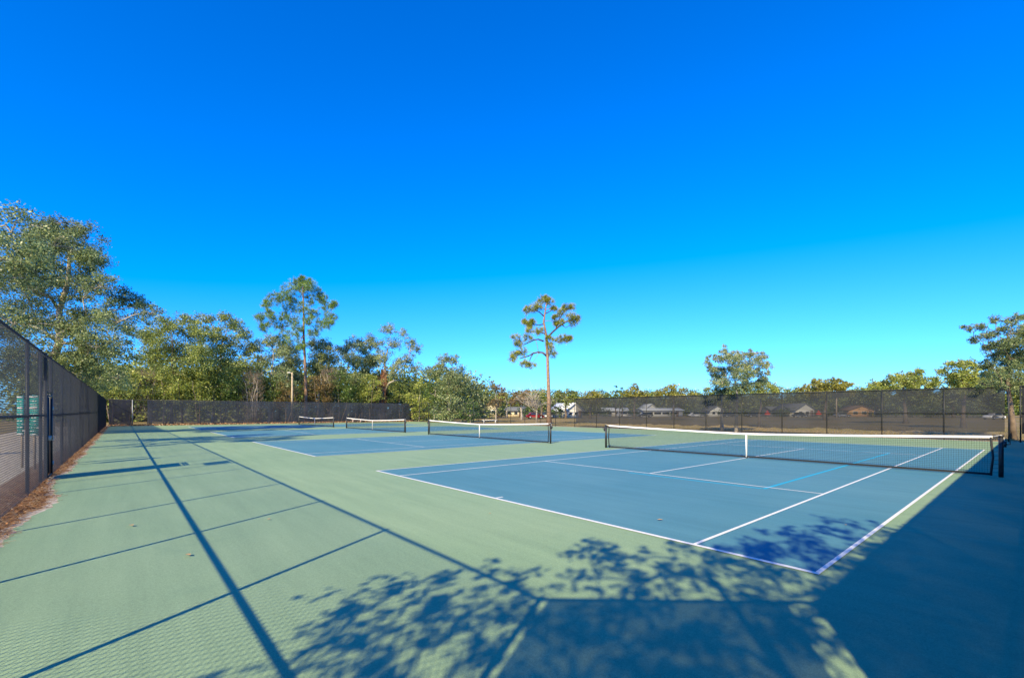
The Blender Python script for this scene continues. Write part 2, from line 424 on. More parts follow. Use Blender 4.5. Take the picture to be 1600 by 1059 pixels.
# ------------------------------------------------------------------ fences
def fence_run(name, label, a, b, posts, mesh=(0, None), mid=1.63, screens=(), post_r=.03, mesh_spans=None, pitch=.078, rail_gaps=(), wire_r=.0026, side=1):
    """a,b ground ends; posts = distances along; screens = (s0,s1,zb,zt,mat,amp); one thing with posts, rails, wire mesh and cloth as parts"""
    a = np.array([a[0], a[1], 0.]); b = np.array([b[0], b[1], 0.]); L = np.linalg.norm(b - a); t = (b - a) / L
    nrm = np.array([-t[1], t[0], 0]) * side
    root = empty(name, a, label, 'fence')
    P = lambda s, z, o=0.0: t * s + nrm * o + np.array([0, 0, z])
    for s in posts:
        q = MB(); q.tube([P(s, -.05), P(s, H + .02)], post_r, 10); q.tube([P(s, H + .02), P(s, H + .05)], [post_r * 1.25, post_r * .5], 10)
        q.build('post', M['post'], root, True)
    q = MB(); q.tube([P(0, H), P(L, H)], .024, 8); q.build('top_rail', M['post'], root, True)
    segs = []; s = 0.0
    for g0, g1 in rail_gaps: segs.append((s, g0)); s = g1
    segs.append((s, L))
    if mid:
        q = MB()
        for s0, s1 in segs: q.tube([P(s0, mid), P(s1, mid)], .026, 8)
        q.build('middle_rail', M['post'], root, True)
    q = MB()
    for s0, s1 in segs: q.tube([P(s0, .06), P(s1, .06)], .006, 5)
    q.build('bottom_wire', M['wire'], root)
    spans = mesh_spans if mesh_spans is not None else segs
    mb = MB(); off = -.034
    for s0, s1, z0, z1 in [(x + (.05, H))[:4] if len(x) == 2 else x for x in spans]:
        h = z1 - z0
        for sg in (1, -1):
            st = np.arange(s0 - h, s1 + h, pitch)
            A0, A1 = [], []
            for c in st:
                p0, p1 = c, c + sg * h; za, zb = z0, z1
                lo, hi = s0, s1
                # clip to span
                def clipz(x): return z0 + (x - c) / (sg)
                xa, xb = p0, p1
                if (xa < lo and xb < lo) or (xa > hi and xb > hi): continue
                if xa < lo: xa = lo; za = clipz(lo)
                if xa > hi: xa = hi; za = clipz(hi)
                if xb < lo: xb = lo; zb = clipz(lo)
                if xb > hi: xb = hi; zb = clipz(hi)
                A0.append(P(xa, za, off + sg * .0022)); A1.append(P(xb, zb, off + sg * .0022))
            if A0: mb.prisms(A0, A1, wire_r)
    if mb.n: mb.build('wire_mesh', M['wire'], root)
    for s0, s1, zb, zt, mat, amp in screens:
        nx = max(8, int((s1 - s0) / .14)); nz = 14
        S = np.linspace(s0, s1, nx + 1); V = []
        hang = np.abs(wob(S, int(s0 * 7) % 97 + 3, .09, .42)) if zb > .2 else np.abs(wob(S, 4, .015, 1.))
        for j in range(nz + 1):
            f = j / nz
            zz = zb + hang * (1 - f) + (zt - zb) * f - 0 * f
            bil = amp * math.sin(math.pi * f) * (wob(S, 21, .5, .9) + .6) + amp * .35 * wob(S, 33 + j // 5, .5, 4.0)
            for k in range(nx + 1): V.append(P(S[k], zz[k] if hasattr(zz, '__len__') else zz, .055 + bil[k] * .5))
        i = np.arange(nz)[:, None] * (nx + 1) + np.arange(nx)[None, :]
        Q = np.stack([i, i + 1, i + nx + 2, i + nx + 1], -1).reshape(-1, 4)
        link('windscreen', mesh_np('windscreen', V, [Q]), mat, root, True)
    return root


# left fence, from the near corner to the far corner (along -x)
LX0 = 11.96
sx = lambda x: LX0 - x
posts = [sx(x) for x in (8.75, 5.95, 3.1, -.8, -2.75, -7.6, -10.4, -13.3, -16.2, -19.1, -22, -24.9, -27.8, -30.7, -33.6, -36.5, -39.4, -42.3, -45.2, -48.1, -51, -53.9, -56.8)]
G0, G1 = -3.62, -4.72      # gate opening
posts += [sx(G0 + .0), sx(G1 - .0)]
fence_run('chain_link_fence', 'tall black chain link fence with bare mesh along the left edge of the courts', (LX0, YL), (XE, YL), posts,
          rail_gaps=[(sx(G0), sx(G1))], screens=[(sx(-34), sx(-57.5), .12, H - .03, M['screen'], .03), (sx(-2.85), sx(-3.7), 2.5, H - .03, M['screen_d'], .01)],
          mesh_spans=[(0.02, sx(G0)), (sx(G1), LX0 - XE), (sx(G0), sx(G1), 2.2, H)])
fence_run('corner_fence', 'short angled fence with dark windscreen across the near corner behind the viewer', (XR, -5.2), (LX0, YL), [0, np.hypot(XR - LX0, -5.2 - YL)], mid=1.63,
          screens=[(.24, np.hypot(XR - LX0, -5.2 - YL) - .1, .03, H - .03, M['screen_n'], .03)], mesh_spans=[], side=-1)
fence_run('side_fence', 'long windscreened fence on the right whose shadow covers the edge of the nearest court', (XR, YR), (XR, -5.2), list(np.arange(0, 37, 3.05)), 
          screens=[(.1, YR + 5.2 - .06, .03, H - .03, M['screen_s'], .03)], mesh_spans=[], side=-1)
# far long fence (y = YR), from the end corner to the right
px_posts = [700, 740, 757, 778, 798, 820, 844, 868, 898, 932, 968, 1010, 1053, 1103, 1159, 1222, 1292, 1378, 1475]
pp = []
for u in px_posts:
    d = depth_on_y(u, YR); pp.append(at(u, d)[0] - XE)
pp = [3.0, 6.0, 9.0] + pp
sL = at(899, depth_on_y(899, YR))[0] - XE; sR = at(1576, depth_on_y(1576, YR))[0] - XE
fence_run('windscreened_fence', 'long black fence with sagging see-through windscreen on the right in front of the dry field', (at(899, depth_on_y(899, YR))[0], YR), (at(1576, depth_on_y(1576, YR))[0], YR),
          [x - sL for x in pp if x - sL > -.1] + [sR - sL], screens=[(.03, sR - sL - .15, .42, H - .02, M['screen_r'], .02)], mesh_spans=[(0, sR - sL, .05, .6)], pitch=.09, side=1)
fence_run('open_chain_link_fence', 'black chain link fence without cloth behind the second net, field showing through', (XE, YR), (at(899, depth_on_y(899, YR))[0] - .08, YR),
          [0] + [x for x in pp if x < sL - .5], mesh_spans=None, pitch=.11, wire_r=.002)
fence_run('corner_panel_fence', 'dark windscreened fence panel right of the bare trunk at the far right end', (at(1576, depth_on_y(1576, YR))[0] + .45, YR), (XR - .06, YR), [0, XR - .06 - at(1576, depth_on_y(1576, YR))[0] - .45],
          screens=[(.05, XR - .1 - at(1576, depth_on_y(1576, YR))[0] - .5, .4, H - .02, M['screen_d'], .01)], mesh_spans=[], post_r=.035)
# end fence (x = XE)
ey = lambda u: at(u, depth_on_x(u, XE))[1]
fence_run('end_fence', 'black windscreened fence with wrinkled cloth along the far end in front of the woods', (XE, YR - .06), (XE, YL + .06),
          [YR - ey(u) for u in (620, 580, 530, 480, 425, 370, 320, 275, 235)] + [YR - ey(207)],
          screens=[(.15, YR - ey(231), .2, H - .02, M['screen'], .11), (YR - ey(205), YR - YL - .3, .15, H - .02, M['screen_d'], .02)],
          mesh_spans=[(YR - ey(231), YR - ey(205))], pitch=.1, side=1)
e = MB(); e.tube([(XE + .12, ey(207), 0), (XE + .12, ey(207), H + .02)], .05, 10)
tag(e.build('fence_post', M['galv'], None, True), 'lone grey galvanised post beside the gap in the far end fence', 'post')

# gate in the left fence
g = empty('gate', (G0, YL, 0), 'narrow dark gate in the left chain link fence beside the two teal signs', 'gate')
gw = G0 - G1 - .06
q = MB()
for x in (-.04, -gw): q.tube([(x, .02, .06), (x, .02, 2.12)], .026, 8)
for z in (.06, 1.05, 2.12): q.tube([(-.04, .02, z), (-gw, .02, z)], .022, 8)
q.build('gate_frame', M['post'], g, True)
q = MB(); q.box((-gw / 2 - .02, -.02, 1.09), (gw - .05, .006, 2.0)); q.build('gate_cloth', M['screen_d'], g)
q = MB(); q.box((-.1, .06, 1.05), (.14, .07, .12)); q.tube([(-.06, .1, 1.0), (-.06, .14, 1.0), (-.06, .14, 1.16)], .012, 6); q.build('latch', M['galv'], g)
for z in (.35, 1.8):
    q = MB(); q.tube([(-gw - .02, .03, z - .05), (-gw - .02, .03, z + .05)], .035, 8); q.build('hinge', M['galv'], g, True)
q = MB(); q.tube([(0, 0, 2.2), (-gw - .04, 0, 2.2)], .024, 8); q.build('lintel_rail', M['post'], g, True)

# teal rule signs on a stand outside the left fence
def rule_sign(u, D, w, h, z0, label):
    r = empty('sign_board', at(u, D), label, 'sign', 'teal rule signs behind the left fence', -YAW)
    q = MB(); q.box((0, 0, z0 + h / 2), (w, .03, h)); q.build('panel', M['teal'], r)
    q = MB(); q.tube([(0, .05, -.05), (0, .05, z0 + h)], .03, 8); q.build('stake', M['wood'], r, True)
    q = MB(); z = z0 + h - .17
    q.box((0, -.0175, z0 + h - .04), (w * .94, .005, .05)); q.box((0, -.0175, z0 + .03), (w * .94, .005, .03))
    k = 0
    while z > z0 + .1:
        if k == 2: q.box((0, -.0175, z), (w * .8, .005, .07))
        else:
            xx = -w * .43
            while xx < w * .34:
                l = random.uniform(.03, .1); q.box((xx + l / 2, -.0175, z), (l, .005, .022)); xx += l + .025
        z -= .1; k += 1
    stuff_part = q.build('lettering', M['white'], r); stuff_part['kind'] = 'stuff'
rule_sign(51.5, 13.6, .36, 1.2, 1.0, 'wider teal sign with white lines, nearer the gate')
rule_sign(32, 13.9, .2, 1.2, 1.0, 'narrow teal sign with white lines, left of the wider teal sign')


# ------------------------------------------------------------------ tennis nets
def make_net():
    root = empty('tennis_net', (0, 0, 0))
    xa, xb = -.76, 11.73; xm = 5.485
    top = lambda x: .914 + (1.07 - .914) * (np.abs(x - xm) / (xb - xm)) ** 1.25
    bot = lambda x: .03 + 0 * x
    mb = MB(); vs = np.arange(xa, xb + .001, .05)
    mb.prisms(np.stack([vs, 0 * vs, bot(vs)], 1), np.stack([vs, 0 * vs, top(vs) - .03], 1), .0022)
    xs_ = np.linspace(xa, xb, 41)
    for f in np.linspace(0, 1, 20):
        zz = bot(xs_) + (top(xs_) - .04 - bot(xs_)) * f; Pn = np.stack([xs_, 0 * xs_ + .001, zz], 1)
        mb.prisms(Pn[:-1], Pn[1:], .0024)
    mb.build('net_mesh', M['cord'], root)
    q = MB(); Pn = np.stack([xs_, 0 * xs_, bot(xs_) + .02], 1)
    for dz in (0, .018, .036): q.tube(Pn + np.array([0, .012 * (dz > .01), dz - .012]), .0115, 6)  # bottom rope, stacked thicker to stand in for the net's dark shadow band
    q.build('bottom_cord_and_shade', M['cord'], root)
    # head band folded over the cable
    q = MB(); n = len(xs_); V = []
    prof = [(-.012, -.054), (-.015, -.005), (0, .008), (.015, -.005), (.012, -.054)]
    for x in xs_:
        for (y, dz) in prof: V.append([x, y, float(top(np.array(x))) + dz])
    i = np.arange(n - 1)[:, None] * 5; j = np.arange(4)[None, :]
    Q = np.stack([i + j, i + j + 1, i + 5 + j + 1, i + 5 + j], -1).reshape(-1, 4); q.add(V, Q)
    q.build('head_band', M['tape'], root)
    q = MB(); q.box((xm, -.014, .47), (.05, .006, .9)); q.box((xm, .014, .47), (.05, .006, .9)); q.build('centre_strap', M['tape'], root)
    q = MB(); q.box((xm, 0, .02), (.09, .05, .04)); q.build('strap_anchor', M['cord'], root)
    for x, dx in ((xa, -1), (xb, 1)):
        q = MB(); q.tube([(x - dx * .03, 0, .02), (x + dx * .01, 0, .5), (x - dx * .03, 0, 1.04)], .024, 8); q.build('net_dowel', M['cord'], root, True)
        p = MB(); X = x + dx * .155; p.tube([(X, 0, -.02), (X, 0, 1.05)], .05, 14)
        po = p.build('post', M['post'], root, True)
        c = MB(); c.tube([(X, 0, 1.05), (X, 0, 1.075), (X, 0, 1.09)], [.058, .058, .035], 14); c.build('post_cap', M['post'], po, True)
        c = MB(); c.box((X + dx * .065, 0, .86), (.07, .09, .15)); c.tube([(X + dx * .1, 0, .86), (X + dx * .16, 0, .86), (X + dx * .16, -.05, .95)], .01, 6); c.build('winder', M['post'], po)
        c = MB(); c.tube([(x, 0, 1.055), (X, 0, 1.095), (X + dx * .045, 0, 1.075), (X + dx * .06, 0, .93)], .008, 6); c.build('net_cable', M['tape'], root)
        l = MB()
        for z in np.linspace(.1, .98, 9): l.tube([(x, 0, z), (X, 0, z + .02)], .0035, 4)
        l.build('lacing', M['cord'], root)['kind'] = 'stuff'
    return root


net_labels = ['large tennis net on the nearest blue court with white centre strap',
              'tennis net on the second court, in front of the lone pine',
              'smaller tennis net on the third court, left of the second net',
              'smallest tennis net, on the farthest court by the dark end fence']
net = make_net(); net.location = (0, 11.885, 0)
for k in range(4):
    o = net if k == 0 else copy_tree(net)
    o.location = (-k * COURT_STEP, 11.885, 0); tag(o, net_labels[k], 'tennis net', 'tennis nets across the courts')


# ------------------------------------------------------------------ trees
def leaves(mb, C, size, rng, ratio=.5, up=.35):
    n = len(C)
    a = rng.normal(size=(n, 3)); a[:, 2] *= .6; a /= np.linalg.norm(a, axis=1, keepdims=True)
    nn = rng.normal(size=(n, 3)) + np.array([0, 0, up * 2]); b = np.cross(a, nn); b /= np.linalg.norm(b, axis=1, keepdims=True) + 1e-9
    s = size * rng.uniform(.6, 1.3, (n, 1))
    L = a * s * .5; W = b * s * .5 * ratio
    V = np.stack([C - L, C + W, C + L, C - W], 1).reshape(-1, 3)
    mb.add(V, np.arange(n * 4).reshape(-1, 4))


def needles(mb, C, D, size, rng, per=26, w=.02, spread=.75):
    """tufts: radiating thin triangles round C pointing along D"""
    n = len(C)
    d = D[:, None, :] + rng.normal(size=(n, per, 3)) * spread; d /= np.linalg.norm(d, axis=2, keepdims=True)
    L = size * rng.uniform(.65, 1.1, (n, per, 1)); root = C[:, None, :] + d * .03
    sd = np.cross(d, rng.normal(size=(n, per, 3))); sd /= np.linalg.norm(sd, axis=2, keepdims=True) + 1e-9
    tip = root + d * L; tip[..., 2] -= .12 * size * rng.uniform(0, 1, (n, per))
    V = np.stack([root - sd * w * .5, root + sd * w * .5, tip + sd * w * .25, tip - sd * w * .25], 2).reshape(-1, 3)
    mb.add(V, np.arange(n * per * 4).reshape(-1, 4))


def curve(p0, p1, rng, n=5, sag=.12, up=.15):
    p0 = np.asarray(p0); p1 = np.asarray(p1); L = np.linalg.norm(p1 - p0)
    t = np.linspace(0, 1, n)[:, None]; P = p0 + (p1 - p0) * t
    P = P + np.sin(t * math.pi) * (rng.normal(size=3) * sag * L + np.array([0, 0, up * L]))
    P[1:-1] += rng.normal(size=(n - 2, 3)) * .03 * L
    return P


def tree(name, label, base, blobs, leaf='oak', bark='bark', leaf_size=.25, dens=10, trunk_r=.25, fork=.35, seed=1, cat='tree', group=None, nsub=13,
         twigs=7, trunk_pts=None, sig=.27, pine=False, shell=.6, limb=.12, flat=.9, stems=1):
    """blobs: (x,y,z,r) local.  trunk + forked limbs + twigs, and a crown of separate leaf-sized faces gathered in clumps"""
    rng = np.random.default_rng(seed)
    root = empty(name, base, label, cat, group)
    B = np.array(blobs, float); ztop = (B[:, 2] + B[:, 3]).max()
    tb = MB(); lb = MB()
    if trunk_pts is None:
        cx, cy = B[:, 0].mean(), B[:, 1].mean(); zf = max(.4, ztop * fork); zt = ztop * .8
        k = np.linspace(0, 1, 7)
        trunk_pts = np.stack([cx * k ** 1.5 + rng.normal(size=7) * .03 * ztop * k * .6, cy * k ** 1.5 + rng.normal(size=7) * .03 * ztop * k * .6, zt * k - .1 * (k == 0)], 1)
        fz = zf
    else:
        trunk_pts = np.array(trunk_pts, float); fz = ztop * fork
    kk = np.linspace(0, 1, len(trunk_pts)); tr = trunk_r * (1.0 - .75 * kk); tr[0] *= 1.35
    tb.tube(trunk_pts, tr, 9)
    for s in range(stems - 1):
        a = rng.uniform(0, 6.28); off = np.array([math.cos(a), math.sin(a), 0]) * ztop * .12
        Pp = trunk_pts.copy(); Pp = Pp + off * kk[:, None] * 2 + off * .3; Pp[0, 2] = -.1; tb.tube(Pp, tr * .8, 8)
    nodes = [np.array(p) for p in trunk_pts if p[2] >= fz * .95] or [trunk_pts[-1]]
    nr = [trunk_r * (1 - .75 * (p[2] / max(.01, trunk_pts[-1][2]))) for p in nodes]
    order = np.argsort(np.linalg.norm(B[:, :2] - trunk_pts[-1][:2], axis=1) + np.abs(B[:, 2] - fz) * .35)
    for i in order:
        c = B[i, :3]; r = B[i, 3]
        dist = [np.linalg.norm((c - p) * np.array([1, 1, 1.15])) + (2.5 * max(0, p[2] - c[2])) for p in nodes]
        j = int(np.argmin(dist)); r0 = max(trunk_r * .12, min(nr[j] * .62, r * limb)); r1 = max(.012, r0 * .4)
        P = curve(nodes[j], c, rng); tb.tube(P, np.linspace(r0, r1, len(P)), 6)
        nodes.append(P[2]); nr.append(r0 * .8); nodes.append(c); nr.append(r1 * 1.3)
        ends = []
        for _ in range(twigs):
            d = rng.normal(size=3); d[2] = d[2] * .7 + .25; d /= np.linalg.norm(d)
            e_ = c + d * r * rng.uniform(.6, 1.02) * np.array([1, 1, flat + .1]); ends.append(e_)
            tb.tube(curve(c, e_, rng, 4), np.linspace(r1 * .6, r1 * .22, 4), 4, cap=False)
        ns = max(3, nsub); d = rng.normal(size=(ns, 3)); d /= np.linalg.norm(d, axis=1, keepdims=True)
        sub = c + d * (r * rng.uniform(shell * .5, 1.0, (ns, 1))) * np.array([1, 1, flat])
        sub[:min(len(ends), ns // 2)] = np.array(ends)[:min(len(ends), ns // 2)]
        if pine:
            dd = sub - c; dd /= np.linalg.norm(dd, axis=1, keepdims=True) + 1e-6; dd = dd * .6 + np.array([0, 0, .5])
            needles(lb, sub, dd, leaf_size, rng, per=int(dens), w=pine)
        else:
            n = int(2.6 * dens * r * r / leaf_size ** 2)
            w = rng.uniform(.3, 1.0, ns); w /= w.sum(); idx = rng.choice(ns, n, p=w)
            sg = r * sig * rng.uniform(.6, 1.25, ns)
            C = sub[idx] + np.clip(rng.normal(size=(n, 3)), -2, 2) * sg[idx][:, None] * np.array([1, 1, .75])
            leaves(lb, C, leaf_size, rng)
    tb.build('trunk', M[bark], root, True)
    lb.build('crown', M[leaf], root)
    return root


def tree_px(name, label, u0, D, px, seed, fill=3, spread=None, base=None, **kw):
    """blobs given by where they stand across the view at depth D; every blob gets its own depth"""
    rng = np.random.default_rng(seed + 1000)
    b = at(u0, D) if base is None else np.array(base, float)
    us = np.array([p[0] for p in px]); half = (us.max() - us.min()) / 2 / FPX * D + .5 if spread is None else spread
    out = []
    for (u, v, r) in px:
        R_ = r / FPX * D
        for k in range(fill):
            dd = rng.uniform(-.75, .75) * half if (k or fill > 1) else rng.uniform(-.4, .4) * half
            uu = u + (rng.normal() * r * .35 if k else 0); vv = v + (abs(rng.normal()) * r * .3 if k else 0)
            p = CAM + FW * (D + dd) + RT * ((uu - 800) / FPX * (D + dd)); z = hz(vv, D + dd)
            out.append((p[0] - b[0], p[1] - b[1], max(R_ * .5, z), R_ * (1 if k == 0 else .9)))
    return tree(name, label, b, out, seed=seed, **kw)


dE = lambda u: depth_on_x(u, XE)
# big live oak at the left, over the fence
tree_px('oak_tree', 'tallest spreading oak with pale limbs rising over the left fence', 72, 33,
        [(75, 354, 15), (92, 350, 13), (56, 360, 16), (118, 357, 13), (146, 400, 18), (85, 385, 36), (45, 400, 38), (122, 402, 33), (136, 372, 22), (100, 362, 20), (62, 368, 22), (20, 440, 40), (70, 450, 38), (118, 445, 36), (160, 452, 28), (200, 470, 22), (226, 486, 19), (184, 500, 30),
         (140, 500, 36), (90, 510, 38), (40, 500, 40), (150, 545, 32), (110, 560, 36), (60, 560, 38), (190, 545, 28), (132, 592, 28), (20, 560, 36), (185, 590, 24), (90, 600, 26)], 11,
        fill=2, spread=4.2, leaf='oak', bark='bark_pale', leaf_size=.135, dens=8.0, trunk_r=.36, twigs=14, nsub=14, sig=.21, limb=.12)
tree('oak_tree', 'leafy oak cut off by the left edge, its top branch tip above the fence', (-13.4, -12.6, 0),
     [(-1.5 + random.uniform(-4, 3.4), 1.2 + random.uniform(-2.4, 3.0), random.uniform(5.0, 9.9), random.uniform(.7, 1.2)) for _ in range(24)], seed=12, leaf='oak', bark='bark_pale',
     leaf_size=.12, dens=8, trunk_r=.35, fork=.4, sig=.25)
# the woods past the end fence
W = [
 ('oak_tree', 'rounded olive oak just right of the tallest oak, golden upper leaves', 268, 6, [(240, 517, 19), (265, 507, 17), (287, 502, 14), (302, 520, 20), (255, 543, 23), (285, 548, 24), (236, 560, 20), (310, 558, 20), (224, 527, 12), (270, 583, 24), (240, 590, 20), (300, 590, 20)], 'olive', 'bark'),
 ('oak_tree', 'twin-topped dark olive oak with pale trunk, left of the tall pine', 332, 8, [(322, 497, 12), (352, 494, 11), (332, 518, 18), (365, 510, 14), (381, 520, 12), (355, 538, 20), (320, 548, 22), (386, 545, 13), (342, 573, 24), (370, 573, 20), (312, 588, 20), (392, 575, 11)], 'olive', 'bark_pale'),
 ('oak_tree', 'thin grey-leaved oak crowded against the left side of the tall pine', 421, 5, [(405, 540, 12), (425, 533, 12), (441, 550, 14), (415, 563, 16), (440, 580, 15), (402, 588, 15), (450, 602, 13), (430, 610, 12)], 'greyleaf', 'bark_pale'),
 ('oak_tree', 'loose grey oak with mixed leaves right of the tall pine', 540, 9, [(545, 540, 10), (531, 550, 12), (560, 536, 12), (576, 531, 11), (552, 563, 16), (580, 558, 14), (531, 585, 13), (521, 560, 9), (508, 545, 9), (500, 570, 12), (565, 590, 14)], 'greyleaf', 'bark'),
 ('oak_tree', 'grey-green oak rising behind the light pole, left of the tall pine trunk', 452, 11, [(440, 540, 12), (455, 545, 13), (447, 560, 14), (462, 565, 12), (438, 575, 13), (455, 585, 14), (467, 590, 11), (446, 600, 13)], 'greyleaf', 'bark_pale'),
 ('oak_tree', 'pale loose oak filling the space just right of the tall pine trunk', 497, 12, [(490, 535, 11), (505, 540, 12), (496, 555, 14), (512, 560, 12), (488, 575, 13), (503, 580, 14), (516, 590, 12), (492, 598, 13)], 'oak', 'bark_pale'),
 ('oak_tree', 'short thin oak in the gap between the loose grey oak and the leaning oak', 566, 14, [(565, 545, 10), (552, 560, 12), (580, 565, 13), (566, 580, 14), (590, 590, 13)], 'oak', 'bark_dark'),
 ('oak_tree', 'open crowned oak at the low right end of the woods', 700, 3, [(695, 560, 9), (711, 562, 9), (690, 574, 12), (715, 580, 13), (701, 590, 15), (680, 585, 12), (725, 595, 11), (670, 580, 9), (690, 604, 13), (715, 606, 12)], 'greyleaf', 'bark'),
]
for i, (nm, lb, u0, ex, px, lf, bk) in enumerate(W):
    D = (dE(u0) if u0 < 650 else depth_on_y(u0, YR)) + ex
    tree_px(nm, lb, u0, D, px, 30 + i, fill=3, leaf=lf, bark=bk, leaf_size=.23, dens=7.5, trunk_r=.2, sig=.25, nsub=13, twigs=7, limb=.07, group='trees of the woods past the end fence')
# leaning pale oak with vine-wrapped trunk
D5 = dE(598) + 5; b5 = at(597, D5)
def loc5(u, v): p = at(u, D5) - b5; return (p[0], p[1], hz(v, D5))
t5 = tree_px('oak_tree', 'tall oak with white forked limbs and reddish vine round its leaning trunk', 597, D5,
        [(606, 514, 11), (626, 520, 9), (641, 540, 12), (590, 538, 12), (616, 538, 12), (600, 556, 14), (640, 560, 11), (654, 545, 7), (625, 568, 13), (580, 566, 13), (651, 574, 9), (612, 585, 10)], 41, fill=2,
        leaf='greyleaf', bark='bark_pale', leaf_size=.22, dens=7.5, trunk_r=.42, twigs=9, sig=.25, limb=.09, group='trees of the woods past the end fence',
        trunk_pts=[(0, 0, -.1), loc5(597, 630), loc5(600, 605), loc5(602, 585), loc5(601, 565), loc5(606, 545)])
q = MB(); q.tube(curve(loc5(603, 612), loc5(632, 594), np.random.default_rng(3), 6), np.linspace(.2, .1, 6), 7); q.build('bare_limb', M['bark_pale'], t5, True)
rv = np.random.default_rng(5); q = MB(); n = 1500; f_ = rv.uniform(0, 1, n); a_ = rv.uniform(0, 6.28, n)
P0 = np.array([np.array(loc5(590 + 12 * k, 645 - 62 * k)) for k in f_]) + np.stack([np.cos(a_), np.sin(a_), 0 * a_], 1) * (1.5 - 1.1 * f_)[:, None] * rv.uniform(.4, 1, (n, 1))
q.prisms(P0, P0 + rv.normal(size=(n, 3)) * np.array([.2, .2, .7]), .03); q.build('dead_vine', M['vine'], t5)

# tall pine of the woods
D3 = dE(476) + 4; b3 = at(478.5, D3)
loc3 = lambda u, v: tuple((at(u, D3) - b3)[:2]) + (hz(v, D3),)
tree_px('pine_tree', 'tall broad-headed pine standing above the woods behind the smallest net', 478.5, D3,
        [(461, 444, 10), (484, 444, 9), (449, 454, 10), (428, 467, 12), (415, 476, 8), (469, 456, 12), (496, 458, 10), (484, 468, 11), (509, 480, 11), (521, 476, 6), (517, 497, 9), (503, 507, 10), (513, 506, 8),
         (453, 480, 10), (471, 482, 11), (405, 497, 9), (428, 503, 12), (442, 513, 12), (457, 526, 11), (484, 503, 10), (413, 511, 8), (459, 499, 10), (490, 520, 8), (440, 530, 9), (470, 540, 7), (440, 468, 9), (455, 468, 9), (478, 448, 9), (473, 438, 6), (490, 490, 9), (465, 512, 9), (443, 495, 9), (505, 468, 8), (420, 490, 9)], 51, fill=1, spread=4.,
        leaf='needle_g', bark='bark_pine', leaf_size=.52, dens=30, trunk_r=.27, twigs=9, nsub=42, pine=.022, limb=.12, fork=.5, trunk_pts=[(0, 0, -.1), loc3(478, 610), loc3(476.6, 565), loc3(474.5, 524), loc3(474.5, 493), loc3(473.5, 457), loc3(473, 446)])
# the lone pine on the field side
DP = depth_on_y(857, YR + .9); bP = at(858, DP)
locP = lambda u, v: tuple((at(u, DP) - bP)[:2]) + (hz(v, DP),)
pine = tree_px('pine_tree', 'lone slender pine with tufted crooked branches beyond the second net', 858, DP,
        [(806, 530, 7), (810, 538, 6), (817, 550, 8), (804, 554, 7), (801, 561, 5), (819, 569, 6), (830, 571, 6), (825, 529, 7), (829, 517, 6), (843, 517, 6), (820, 503, 3), (826.5, 508.6, 3), (832, 503, 3.5),
         (833, 480.5, 7.5), (824, 485, 5), (841, 478, 7), (847.5, 469.5, 6.5), (858.7, 472, 7), (852, 467, 5), (865, 482, 4), (884, 481, 5), (894, 479.5, 4.5), (876, 488.5, 6.5), (867.5, 496.6, 3.2), (876, 503, 5),
         (892, 495, 6.5), (895.6, 504.6, 6.5), (902, 498, 4), (869, 506, 2.5), (858.7, 531, 7), (858.7, 541.5, 7), (863.5, 553, 6.5), (873, 532, 6), (884, 529.5, 5.5), (890, 529, 3)], 52, fill=1, spread=1.3,
        leaf='needle', bark='bark_pine', leaf_size=.42, dens=36, trunk_r=.26, twigs=8, nsub=24, pine=.017, shell=.8, limb=.2, fork=.55, flat=.9,
        trunk_pts=[(0, 0, -.1), locP(857.5, 625), locP(856.5, 590), locP(855.5, 559), locP(853.5, 524), locP(849.5, 503), locP(852, 485), locP(854, 472)])

def limb_px(root, loc, pts, r0, r1):
    P = np.array([loc(*p) for p in pts]); q = MB(); q.tube(P, np.linspace(r0, r1, len(P)), 7); q.build('limb', M['bark_dark'], root, True)
for pts, r0 in [([(855.5, 527), (864, 518), (876, 508), (886, 502), (897, 499)], .13), ([(849.5, 533), (841, 530), (834.6, 531), (826, 535), (817, 539)], .11), ([(855, 557), (848, 551), (841, 550), (833, 552), (826, 556), (812, 560)], .13),
                ([(833, 552), (829, 559), (826.5, 567)], .08), ([(850, 506), (842, 508), (832, 506), (824, 504)], .08), ([(851, 495), (842, 487), (833, 484)], .09), ([(852, 490), (860, 486), (866, 482)], .07),
                ([(853, 522), (845, 519), (834, 519)], .08), ([(878, 507), (884, 512), (893, 506)], .06), ([(868, 515), (873, 500), (882, 486), (890, 481)], .07)]:
    limb_px(pine, locP, pts, r0, r0 * .45)

